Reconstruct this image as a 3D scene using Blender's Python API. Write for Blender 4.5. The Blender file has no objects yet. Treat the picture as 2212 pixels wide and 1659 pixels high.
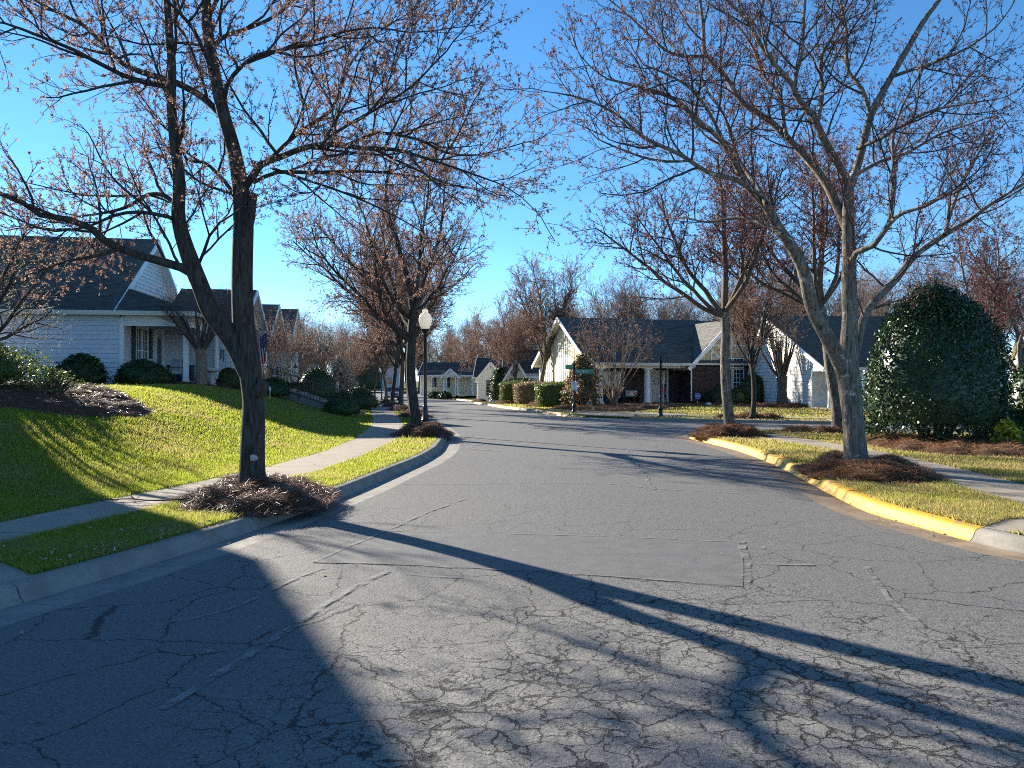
import bpy, bmesh, math, random
import numpy as np
from mathutils import Vector, Matrix

# ------------------------------------------------------------------ camera, sky, sun, exposure
SC = bpy.context.scene
COL = SC.collection
EYE, F, CX, HZ = 1.7, 1661.0, 1106.0, 822.0
SUN_AZ = math.radians(46.0)      # to the left of straight ahead
SUN_EL = math.radians(21.5)
cam_d = bpy.data.cameras.new('camera')
cam = bpy.data.objects.new('camera', cam_d)
COL.objects.link(cam)
cam.location = (0, 0, EYE)
cam.rotation_euler = (math.radians(90), 0, 0)
cam_d.sensor_width = 36.0
cam_d.lens = 36.0 * F / 2212.0
cam_d.shift_y = -7.5 / 2212.0
cam_d.clip_start = 0.05
cam_d.clip_end = 3000
SC.camera = cam

world = bpy.data.worlds.new('World')
SC.world = world
world.use_nodes = True
wn = world.node_tree
sky = wn.nodes.new('ShaderNodeTexSky')
sky.sky_type = 'NISHITA'
sky.sun_disc = False
sky.sun_elevation = SUN_EL
sky.sun_rotation = -SUN_AZ
sky.altitude = 200
sky.air_density = 0.7
sky.dust_density = 0.0
sky.ozone_density = 4.5
hs = wn.nodes.new('ShaderNodeHueSaturation')
hs.inputs['Saturation'].default_value = 1.10
hs.inputs['Hue'].default_value = 0.492
hs.inputs['Value'].default_value = 1.0
wn.links.new(sky.outputs[0], hs.inputs['Color'])
wn.links.new(hs.outputs[0], wn.nodes['Background'].inputs['Color'])
wn.nodes['Background'].inputs['Strength'].default_value = 0.082

sun_d = bpy.data.lights.new('sun', 'SUN')
sun_d.energy = 5.0
sun_d.angle = math.radians(0.55)
sun_d.color = (1.0, 0.91, 0.76)
sun = bpy.data.objects.new('sun', sun_d)
COL.objects.link(sun)
SUN_V = Vector((-math.sin(SUN_AZ) * math.cos(SUN_EL), math.cos(SUN_AZ) * math.cos(SUN_EL), math.sin(SUN_EL)))
sun.rotation_euler = SUN_V.to_track_quat('Z', 'Y').to_euler()
sun.location = (-40, 50, 40)

vs = SC.view_settings
vs.view_transform = 'Standard'
vs.look = 'None'
vs.exposure = 1.65
vs.gamma = 1.0
vs.use_curve_mapping = False
SC.render.engine = 'CYCLES'
SC.cycles.use_denoising = False
SC.cycles.filter_width = 1.0
SC.cycles.max_bounces = 6
SC.cycles.transparent_max_bounces = 8
SC.cycles.sample_clamp_indirect = 6

R = random.Random(11)
NR = np.random.default_rng(5)


def W(px, py, Y):
    return Vector(((px - CX) / F * Y, Y, EYE + (HZ - py) / F * Y))


# ------------------------------------------------------------------ materials
def new_mat(name):
    m = bpy.data.materials.new(name)
    m.use_nodes = True
    nt = m.node_tree
    return m, nt, nt.nodes['Principled BSDF'], nt.nodes['Material Output']


def nd(nt, typ, **kw):
    n = nt.nodes.new(typ)
    for k, v in kw.items():
        if k in n.inputs:
            n.inputs[k].default_value = v
        else:
            setattr(n, k, v)
    return n


def coords(nt, scale=(1, 1, 1), obj=True):
    tc = nd(nt, 'ShaderNodeNewGeometry') if not obj else nd(nt, 'ShaderNodeTexCoord')
    mp = nd(nt, 'ShaderNodeMapping')
    mp.inputs['Scale'].default_value = scale
    nt.links.new(tc.outputs['Position'] if not obj else tc.outputs['Object'], mp.inputs['Vector'])
    return mp.outputs[0]


def ramp(nt, fac, stops):
    r = nd(nt, 'ShaderNodeValToRGB')
    els = r.color_ramp.elements
    while len(els) < len(stops):
        els.new(0.5)
    for e, (p, c) in zip(els, stops):
        e.position = p
        e.color = (*c, 1) if len(c) == 3 else c
    nt.links.new(fac, r.inputs[0])
    return r.outputs[0]


def noise(nt, vec, scale, detail=4, rough=0.55, dist=0.0):
    n = nd(nt, 'ShaderNodeTexNoise')
    n.inputs['Scale'].default_value = scale
    n.inputs['Detail'].default_value = detail
    n.inputs['Roughness'].default_value = rough
    n.inputs['Distortion'].default_value = dist
    nt.links.new(vec, n.inputs['Vector'])
    return n.outputs['Fac']


def mixc(nt, fac, a, b, mode='MIX'):
    m = nd(nt, 'ShaderNodeMix', data_type='RGBA', blend_type=mode)
    for sock, v in ((m.inputs[0], fac), (m.inputs[6], a), (m.inputs[7], b)):
        if hasattr(v, 'is_linked') or hasattr(v, 'links'):
            nt.links.new(v, sock)
        elif isinstance(v, (int, float)):
            sock.default_value = v
        else:
            sock.default_value = (*v, 1) if len(v) == 3 else v
    return m.outputs[2]


def maths(nt, op, a, b=0.0, c=None, clamp=False):
    m = nd(nt, 'ShaderNodeMath', operation=op)
    m.use_clamp = clamp
    vals = [a, b] + ([c] if c is not None else [])
    for s, v in zip(m.inputs, vals):
        if isinstance(v, (int, float)):
            s.default_value = v
        else:
            nt.links.new(v, s)
    return m.outputs[0]


def bump(nt, bsdf, height, strength, dist=0.02, prev=None):
    b = nd(nt, 'ShaderNodeBump')
    b.inputs['Strength'].default_value = strength
    b.inputs['Distance'].default_value = dist
    nt.links.new(height, b.inputs['Height'])
    if prev is not None:
        nt.links.new(prev, b.inputs['Normal'])
    nt.links.new(b.outputs[0], bsdf.inputs['Normal'])
    return b.outputs[0]


def sc(c, k):
    return tuple(max(0, min(1, x * k)) for x in c[:3])


def plain(name, col, rough=0.6, var=0.2, scale=3.0, bmp=0.0, bscale=60, spec=0.4, metal=0.0, island=0.0, stretch=(1, 1, 1)):
    m, nt, b, o = new_mat(name)
    v = coords(nt, stretch)
    n1 = noise(nt, v, scale, 6, 0.6)
    c = ramp(nt, n1, [(0.3, sc(col, 1 - var)), (0.7, sc(col, 1 + var))])
    if island > 0:
        g = nd(nt, 'ShaderNodeNewGeometry')
        f = maths(nt, 'MULTIPLY_ADD', g.outputs['Random Per Island'], 2 * island, 1 - island)
        c = mixc(nt, 1.0, c, f, 'MULTIPLY')
    nt.links.new(c, b.inputs['Base Color'])
    b.inputs['Roughness'].default_value = rough
    b.inputs['Specular IOR Level'].default_value = spec
    b.inputs['Metallic'].default_value = metal
    if bmp > 0:
        bump(nt, b, noise(nt, v, bscale, 5, 0.6), bmp, 0.01)
    return m


def leafy(name, ca, cb, transl=0.4, rough=0.5, spec=0.3, world_noise=0.0, cdry=None):
    """thin leaves, petals, grass blades: reflect and let light through"""
    m, nt, b, o = new_mat(name)
    g = nd(nt, 'ShaderNodeNewGeometry')
    c = ramp(nt, g.outputs['Random Per Island'], [(0.0, ca), (1.0, cb)])
    if cdry is not None:
        v = coords(nt, (1, 1, 1), obj=False)
        n1 = noise(nt, v, world_noise, 4, 0.65)
        sx = nd(nt, 'ShaderNodeSeparateXYZ')
        nt.links.new(g.outputs['Position'], sx.inputs[0])
        side = nd(nt, 'ShaderNodeMapRange')
        side.inputs['From Min'].default_value = -4.5
        side.inputs['From Max'].default_value = 3.0
        side.inputs['To Min'].default_value = -0.015
        side.inputs['To Max'].default_value = 0.17
        nt.links.new(sx.outputs[0], side.inputs[0])
        f = maths(nt, 'ADD', n1, side.outputs[0])
        isl = maths(nt, 'MULTIPLY', g.outputs['Random Per Island'], 0.25)
        f = maths(nt, 'ADD', f, isl)
        f = maths(nt, 'MULTIPLY_ADD', f, 3.0, -1.62, clamp=True)
        c = mixc(nt, f, c, cdry)
    nt.links.new(c, b.inputs['Base Color'])
    b.inputs['Roughness'].default_value = rough
    b.inputs['Specular IOR Level'].default_value = spec
    t = nd(nt, 'ShaderNodeBsdfTranslucent')
    nt.links.new(c, t.inputs['Color'])
    mx = nd(nt, 'ShaderNodeMixShader')
    mx.inputs[0].default_value = transl
    nt.links.new(b.outputs[0], mx.inputs[1])
    nt.links.new(t.outputs[0], mx.inputs[2])
    nt.links.new(mx.outputs[0], o.inputs['Surface'])
    return m


def bark(name, ca, cb, lichen=(0.42, 0.43, 0.38), lich=0.62):
    m, nt, b, o = new_mat(name)
    v = coords(nt, (1, 1, 0.16))
    v2 = coords(nt, (1, 1, 1))
    n1 = noise(nt, v, 26, 8, 0.65, 0.6)
    c = ramp(nt, n1, [(0.36, ca), (0.62, cb)])
    n2 = noise(nt, v2, 7, 8, 0.7)
    f = ramp(nt, n2, [(lich, (0, 0, 0)), (lich + 0.04, (1, 1, 1))])
    c = mixc(nt, f, c, lichen)
    nt.links.new(c, b.inputs['Base Color'])
    b.inputs['Roughness'].default_value = 0.9
    b.inputs['Specular IOR Level'].default_value = 0.2
    bump(nt, b, n1, 0.9, 0.03)
    return m


def asphalt_mat():
    m, nt, b, o = new_mat('asphalt')
    v = coords(nt, (1, 1, 1), obj=False)
    fine = noise(nt, v, 48, 5, 0.75)
    mid = noise(nt, v, 9, 6, 0.65)
    big = noise(nt, v, 0.35, 4, 0.6)
    c = ramp(nt, fine, [(0.34, (0.025, 0.025, 0.026)), (0.66, (0.235, 0.228, 0.215))])
    c = mixc(nt, ramp(nt, big, [(0.35, (0, 0, 0)), (0.65, (0.45, 0.45, 0.45))]), c, (0.15, 0.146, 0.137))
    c = mixc(nt, 0.25, c, ramp(nt, mid, [(0.3, (0.05, 0.05, 0.053)), (0.7, (0.11, 0.11, 0.11))]))
    # alligator cracks: cells distorted by noise
    nv = nd(nt, 'ShaderNodeTexNoise')
    nv.inputs['Scale'].default_value = 2.6
    nv.inputs['Detail'].default_value = 7
    nv.inputs['Roughness'].default_value = 0.7
    nt.links.new(v, nv.inputs['Vector'])
    dv = nd(nt, 'ShaderNodeVectorMath', operation='MULTIPLY_ADD')
    nt.links.new(nv.outputs['Color'], dv.inputs[0])
    dv.inputs[1].default_value = (0.34, 0.34, 0)
    nt.links.new(v, dv.inputs[2])
    vo = nd(nt, 'ShaderNodeTexVoronoi', feature='DISTANCE_TO_EDGE')
    vo.inputs['Scale'].default_value = 6.2
    nt.links.new(dv.outputs[0], vo.inputs['Vector'])
    vo2 = nd(nt, 'ShaderNodeTexVoronoi', feature='DISTANCE_TO_EDGE')
    vo2.inputs['Scale'].default_value = 1.15
    nt.links.new(dv.outputs[0], vo2.inputs['Vector'])
    sq_ = nd(nt, 'ShaderNodeSeparateXYZ')
    nt.links.new(v, sq_.inputs[0])
    sy_ = sq_.outputs[1]
    # worn wheel track where the cracking is bad
    sx = nd(nt, 'ShaderNodeSeparateXYZ')
    nt.links.new(v, sx.inputs[0])
    dx = maths(nt, 'MULTIPLY', maths(nt, 'ADD', sx.outputs[0], -1.15), 0.42)
    dy = maths(nt, 'MULTIPLY', maths(nt, 'ADD', sx.outputs[1], -3.4), 0.36)
    rr = maths(nt, 'SQRT', maths(nt, 'ADD', maths(nt, 'MULTIPLY', dx, dx), maths(nt, 'MULTIPLY', dy, dy)))
    rr = maths(nt, 'ADD', rr, maths(nt, 'MULTIPLY', noise(nt, v, 1.3, 4), 0.9))
    zone = nd(nt, 'ShaderNodeMapRange')
    zone.inputs['From Min'].default_value = 1.7
    zone.inputs['From Max'].default_value = 1.05
    nt.links.new(rr, zone.inputs[0])
    wid = maths(nt, 'MULTIPLY_ADD', zone.outputs[0], 0.048, 0.003)
    wid = maths(nt, 'MAXIMUM', 0.0004, maths(nt, 'MULTIPLY', wid, maths(nt, 'MULTIPLY_ADD', mid, 2.4, -0.35, clamp=True)))
    wid = maths(nt, 'MAXIMUM', 0.0004, maths(nt, 'MULTIPLY', wid, maths(nt, 'MULTIPLY_ADD', noise(nt, v, 1.7, 3, 0.6), 4.2, -1.35, clamp=False)))
    wid = maths(nt, 'MINIMUM', wid, 0.06)
    cr = maths(nt, 'DIVIDE', vo.outputs['Distance'], wid, clamp=True)
    cr2 = maths(nt, 'DIVIDE', vo2.outputs['Distance'], maths(nt, 'MAXIMUM', 0.0004, maths(nt, 'MULTIPLY', maths(nt, 'MULTIPLY_ADD', mid, 0.022, -0.004), maths(nt, 'MULTIPLY_ADD', sy_, -0.16, 1.9, clamp=True))), clamp=True)
    vo3 = nd(nt, 'ShaderNodeTexVoronoi', feature='DISTANCE_TO_EDGE')
    vo3.inputs['Scale'].default_value = 15.0
    nt.links.new(dv.outputs[0], vo3.inputs['Vector'])
    w3 = maths(nt, 'MULTIPLY', zone.outputs[0], maths(nt, 'MULTIPLY_ADD', noise(nt, v, 3.1, 5, 0.7), 0.35, -0.17, clamp=True))
    cr3 = maths(nt, 'DIVIDE', vo3.outputs['Distance'], maths(nt, 'ADD', w3, 0.0005), clamp=True)
    allc = maths(nt, 'MINIMUM', maths(nt, 'MINIMUM', cr, cr2), cr3)
    light = mixc(nt, maths(nt, 'MULTIPLY', zone.outputs[0], 0.55), c, mixc(nt, 1.0, c, (1.7, 1.66, 1.56), 'MULTIPLY'))
    c = light
    c = mixc(nt, allc, (0.014, 0.014, 0.015), c)
    nt.links.new(c, b.inputs['Base Color'])
    b.inputs['Roughness'].default_value = 0.74
    b.inputs['Specular IOR Level'].default_value = 0.42
    n1 = bump(nt, b, fine, 0.75, 0.012)
    n2 = bump(nt, b, mid, 0.35, 0.03, n1)
    bump(nt, b, allc, 1.0, 0.05, n2)
    return m


def patch_mat(name, ca, cb, spec=0.4, rough=0.7):
    m, nt, b, o = new_mat(name)
    v = coords(nt, (1, 1, 1), obj=False)
    fine = noise(nt, v, 110, 3, 0.7)
    mid = noise(nt, v, 5, 5, 0.6)
    c = ramp(nt, fine, [(0.3, ca), (0.7, cb)])
    c = mixc(nt, 0.3, c, ramp(nt, mid, [(0.35, ca), (0.65, cb)]))
    nt.links.new(c, b.inputs['Base Color'])
    b.inputs['Roughness'].default_value = rough
    b.inputs['Specular IOR Level'].default_value = spec
    bump(nt, b, fine, 0.5, 0.008)
    return m


def seal_mat():
    m, nt, b, o = new_mat('crack_filler')
    v = coords(nt, (1, 1, 1), obj=False)
    fine = noise(nt, v, 60, 4, 0.7)
    mid = noise(nt, v, 4.5, 6, 0.7)
    c = ramp(nt, fine, [(0.3, (0.13, 0.13, 0.127)), (0.7, (0.29, 0.28, 0.262))])
    nt.links.new(c, b.inputs['Base Color'])
    b.inputs['Roughness'].default_value = 0.65
    t = nd(nt, 'ShaderNodeBsdfTransparent')
    mx = nd(nt, 'ShaderNodeMixShader')
    nt.links.new(ramp(nt, mid, [(0.40, (0, 0, 0)), (0.58, (0.85, 0.85, 0.85))]), mx.inputs[0])
    nt.links.new(t.outputs[0], mx.inputs[1])
    nt.links.new(b.outputs[0], mx.inputs[2])
    nt.links.new(mx.outputs[0], o.inputs['Surface'])
    return m


def paint_mat(name, col, under, wear=0.62, scale=4, rough=0.55):
    m, nt, b, o = new_mat(name)
    v = coords(nt, (1, 1, 1), obj=False)
    n1 = noise(nt, v, scale, 9, 0.72)
    n2 = noise(nt, v, 60, 4, 0.6)
    n3 = noise(nt, v, 1.3, 5, 0.6)
    base = ramp(nt, n3, [(0.3, sc(col, 0.6)), (0.62, col)])
    f = ramp(nt, n1, [(wear, (0, 0, 0)), (wear + 0.05, (1, 1, 1))])
    c = mixc(nt, f, base, under)
    nt.links.new(c, b.inputs['Base Color'])
    b.inputs['Roughness'].default_value = rough
    bump(nt, b, n2, 0.35, 0.008)
    return m


def concrete_mat(name, col, stain=(0.16, 0.13, 0.10), amt=0.5):
    m, nt, b, o = new_mat(name)
    v = coords(nt, (1, 1, 1), obj=False)
    fine = noise(nt, v, 80, 4, 0.65)
    mid = noise(nt, v, 2.6, 8, 0.68)
    c = ramp(nt, fine, [(0.3, sc(col, 0.75)), (0.7, sc(col, 1.15))])
    c = mixc(nt, ramp(nt, mid, [(0.42, (0, 0, 0)), (0.72, (amt, amt, amt))]), c, stain)
    nt.links.new(c, b.inputs['Base Color'])
    b.inputs['Roughness'].default_value = 0.85
    b.inputs['Specular IOR Level'].default_value = 0.3
    n1 = bump(nt, b, fine, 0.4, 0.006)
    bump(nt, b, mid, 0.25, 0.03, n1)
    return m


def ground_mat():
    m, nt, b, o = new_mat('turf')
    v = coords(nt, (1, 1, 1), obj=False)
    n1 = noise(nt, v, 38, 5, 0.7)
    n2 = noise(nt, v, 0.5, 5, 0.65)
    c = ramp(nt, n1, [(0.3, (0.028, 0.042, 0.010)), (0.7, (0.10, 0.135, 0.028))])
    c = mixc(nt, ramp(nt, n2, [(0.45, (0, 0, 0)), (0.7, (0.7, 0.7, 0.7))]), c, (0.16, 0.13, 0.055))
    nt.links.new(c, b.inputs['Base Color'])
    b.inputs['Roughness'].default_value = 0.95
    b.inputs['Specular IOR Level'].default_value = 0.1
    bump(nt, b, n1, 0.8, 0.05)
    return m


M = {}
M['asphalt'] = asphalt_mat()
M['patch'] = patch_mat('asphalt_patch', (0.065, 0.065, 0.066), (0.165, 0.162, 0.155))
M['seal'] = seal_mat()
M['concrete'] = concrete_mat('concrete', (0.33, 0.285, 0.225))
M['kerb'] = concrete_mat('kerb_concrete', (0.27, 0.255, 0.225), (0.10, 0.085, 0.07), 0.6)
M['gutter'] = concrete_mat('gutter_concrete', (0.25, 0.19, 0.13), (0.07, 0.05, 0.035), 0.75)
M['yellow'] = paint_mat('yellow_kerb_paint', (0.74, 0.42, 0.03), (0.30, 0.22, 0.13), 0.55, 6.5)
M['turf'] = ground_mat()
M['blade'] = leafy('grass_blade', (0.19, 0.25, 0.022), (0.40, 0.44, 0.06), 0.74, 0.6, 0.12, 0.9, (0.42, 0.34, 0.14))
M['soil'] = plain('mulch_soil', (0.075, 0.045, 0.03), 0.95, 0.4, 20, 0.8, 60, 0.1)
M['straw'] = leafy('pine_straw', (0.11, 0.048, 0.024), (0.44, 0.23, 0.11), 0.2, 0.5, 0.4)
M['straw_dark'] = leafy('dark_pine_straw', (0.085, 0.038, 0.024), (0.30, 0.15, 0.085), 0.15, 0.5, 0.4)  # same needles in a darker brown range
M['bark_dark'] = bark('dark_maple_bark', (0.022, 0.019, 0.016), (0.085, 0.075, 0.062), (0.30, 0.31, 0.27), 0.66)
M['bark_grey'] = bark('grey_maple_bark', (0.055, 0.047, 0.04), (0.23, 0.20, 0.165), (0.42, 0.42, 0.37), 0.60)
M['bark_brown'] = bark('brown_bark', (0.05, 0.038, 0.03), (0.17, 0.135, 0.105), (0.30, 0.29, 0.25), 0.68)
M['bark_crape'] = bark('crape_myrtle_bark', (0.10, 0.07, 0.05), (0.32, 0.24, 0.17), (0.40, 0.33, 0.26), 0.6)
M['twig_dark'] = plain('dark_twig', (0.060, 0.046, 0.040), 0.8, 0.35, 2)
M['twig_grey'] = plain('grey_twig', (0.13, 0.10, 0.085), 0.75, 0.35, 2)
M['twig_brown'] = plain('brown_twig', (0.125, 0.094, 0.077), 0.8, 0.35, 2)
M['bud_orange'] = leafy('orange_maple_blossom', (0.15, 0.080, 0.065), (0.40, 0.25, 0.19), 0.45, 0.6, 0.1)
M['bud_purple'] = leafy('purple_maple_bud', (0.085, 0.035, 0.035), (0.21, 0.085, 0.08), 0.35, 0.6, 0.2)
M['bud_rust'] = leafy('rust_maple_blossom', (0.15, 0.088, 0.066), (0.32, 0.20, 0.15), 0.4, 0.6, 0.2)
M['bud_pale'] = leafy('pale_bud', (0.25, 0.22, 0.15), (0.50, 0.46, 0.34), 0.5, 0.6, 0.2)
M['holly'] = leafy('holly_leaf', (0.014, 0.038, 0.011), (0.04, 0.08, 0.024), 0.10, 0.36, 0.45)
M['boxwood'] = leafy('boxwood_leaf', (0.018, 0.036, 0.010), (0.055, 0.095, 0.022), 0.2, 0.45, 0.4)
M['hedge'] = leafy('hedge_leaf', (0.05, 0.085, 0.018), (0.17, 0.21, 0.05), 0.4, 0.42, 0.4)
M['dryleaf'] = leafy('bronze_shrub_leaf', (0.11, 0.075, 0.035), (0.36, 0.27, 0.15), 0.35, 0.5, 0.3)
M['goldleaf'] = leafy('golden_shrub_leaf', (0.30, 0.28, 0.02), (0.58, 0.52, 0.06), 0.45, 0.5, 0.3)
M['plume'] = leafy('pale_grass_plume', (0.38, 0.30, 0.22), (0.66, 0.56, 0.45), 0.45, 0.7, 0.1)
M['fallen'] = leafy('fallen_leaf', (0.30, 0.22, 0.13), (0.60, 0.50, 0.36), 0.25, 0.6, 0.2)
M['siding_blue'] = plain('pale_blue_siding', (0.60, 0.64, 0.69), 0.55, 0.05, 3, 0.1, 40)
M['siding_white'] = plain('white_siding', (0.78, 0.77, 0.72), 0.5, 0.05, 3, 0.1, 40)
M['siding_cream'] = plain('cream_siding', (0.72, 0.66, 0.47), 0.55, 0.06, 3, 0.1, 40)
M['siding_brown'] = plain('taupe_siding', (0.30, 0.235, 0.20), 0.6, 0.08, 3)
M['siding_green'] = plain('sage_siding', (0.50, 0.55, 0.44), 0.6, 0.08, 3)
M['stucco'] = plain('tan_stucco', (0.56, 0.45, 0.28), 0.85, 0.07, 8, 0.3, 90)
M['trim'] = plain('white_trim', (0.80, 0.79, 0.76), 0.45, 0.04, 2)
M['cream_trim'] = plain('cream_trim', (0.76, 0.70, 0.57), 0.5, 0.05, 2)
M['shingle'] = plain('charcoal_shingle', (0.072, 0.078, 0.078), 0.9, 0.25, 14, 0.3, 120, 0.25, island=0.28)
M['shingle_brown'] = plain('weathered_shingle', (0.10, 0.085, 0.075), 0.9, 0.25, 14, 0.3, 120, 0.25, island=0.25)
M['shingle_grey'] = plain('grey_shingle', (0.13, 0.128, 0.118), 0.9, 0.22, 14, 0.3, 120, 0.25, island=0.25)
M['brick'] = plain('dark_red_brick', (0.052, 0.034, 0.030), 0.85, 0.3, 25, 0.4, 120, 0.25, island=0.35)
M['brick_pale'] = plain('buff_brick', (0.34, 0.24, 0.17), 0.85, 0.2, 25, 0.4, 120, 0.25, island=0.25)
M['mortar'] = plain('mortar', (0.16, 0.12, 0.13), 0.95, 0.15, 30)
M['glass'] = plain('window_glass', (0.025, 0.03, 0.035), 0.06, 0.1, 1, spec=0.6)
M['shutter'] = plain('dark_green_shutter', (0.035, 0.055, 0.05), 0.5, 0.1, 4)
M['door'] = plain('pale_door_paint', (0.52, 0.50, 0.45), 0.5, 0.05, 3)
M['iron'] = plain('black_iron', (0.012, 0.012, 0.014), 0.4, 0.2, 6, spec=0.5)
M['globe'] = leafy('lamp_glass', (0.80, 0.79, 0.74), (0.84, 0.82, 0.78), 0.6, 0.15, 0.6)
M['sign_green'] = plain('sign_green', (0.005, 0.20, 0.10), 0.35, 0.05, 3)
M['sign_white'] = plain('sign_white', (0.74, 0.75, 0.76), 0.4, 0.04, 3)
M['sign_ink'] = plain('sign_ink', (0.05, 0.09, 0.16), 0.5, 0.05, 3)
M['sign_blue'] = plain('sign_blue', (0.01, 0.07, 0.42), 0.4, 0.05, 3)
M['red'] = plain('red_cloth', (0.48, 0.025, 0.03), 0.7, 0.1, 5)
M['white_cloth'] = plain('white_cloth', (0.78, 0.76, 0.74), 0.8, 0.05, 5)
M['navy'] = plain('navy_cloth', (0.02, 0.03, 0.14), 0.8, 0.1, 5)
M['navy_paint'] = plain('navy_paint', (0.014, 0.022, 0.045), 0.5, 0.1, 5)
M['grey_cloth'] = plain('grey_cushion', (0.42, 0.41, 0.40), 0.9, 0.06, 6)
M['stone'] = plain('pale_stone', (0.42, 0.39, 0.34), 0.85, 0.2, 9, 0.4, 50)
M['stone_white'] = plain('white_rock', (0.62, 0.58, 0.52), 0.85, 0.15, 9, 0.3, 50)
M['car_paint'] = plain('silver_white_car_paint', (0.62, 0.64, 0.66), 0.25, 0.03, 2, spec=0.6)
M['tyre'] = plain('tyre_rubber', (0.015, 0.015, 0.016), 0.85, 0.1, 6)
M['plastic_dark'] = plain('dark_trim', (0.03, 0.032, 0.035), 0.5, 0.1, 4)
M['lens'] = plain('headlight_lens', (0.7, 0.72, 0.74), 0.1, 0.03, 2, spec=0.7)
M['black_sign'] = plain('dark_mulch', (0.03, 0.022, 0.017), 0.95, 0.4, 12, 0.8, 50, 0.1)


# ------------------------------------------------------------------ object helpers
def link_mesh(name, me, parent=None, smooth=False):
    o = bpy.data.objects.new(name, me)
    COL.objects.link(o)
    if parent is not None:
        o.parent = parent
    if smooth and len(me.polygons):
        me.polygons.foreach_set('use_smooth', np.ones(len(me.polygons), dtype=bool))
    return o


def np_mesh(name, V, F, mat, k=None):
    """fast mesh from numpy: V (n,3), F (m,k)"""
    V = np.asarray(V, dtype=np.float32)
    F = np.asarray(F, dtype=np.int32)
    me = bpy.data.meshes.new(name)
    n, (m, kk) = len(V), F.shape
    me.vertices.add(n)
    me.vertices.foreach_set('co', V.ravel())
    me.loops.add(m * kk)
    me.loops.foreach_set('vertex_index', F.ravel())
    me.polygons.add(m)
    me.polygons.foreach_set('loop_start', np.arange(0, m * kk, kk, dtype=np.int32))
    me.update(calc_edges=True)
    me.validate()
    me.materials.append(mat)
    return me


def thing(name, label, cat, loc=(0, 0, 0), rz=0.0, group=None):
    o = bpy.data.objects.new(name, None)
    o.empty_display_size = 0.3
    COL.objects.link(o)
    o.location = loc
    o.rotation_euler = (0, 0, rz)
    return tag(o, label, cat, group)


def tag(o, label=None, cat=None, group=None, kind=None):
    if label:
        o['label'] = label
    if cat:
        o['category'] = cat
    if group:
        o['group'] = group
    if kind:
        o['kind'] = kind
    return o


def struct(name, label=None, loc=(0, 0, 0)):
    o = bpy.data.objects.new(name, None)
    COL.objects.link(o)
    o.location = loc
    o['kind'] = 'structure'
    if label:
        o['label'] = label
    return o


def copy_tree(o, parent=None):
    c = o.copy()
    COL.objects.link(c)
    c.parent = parent
    for ch in list(o.children):
        copy_tree(ch, c)
    return c


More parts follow.
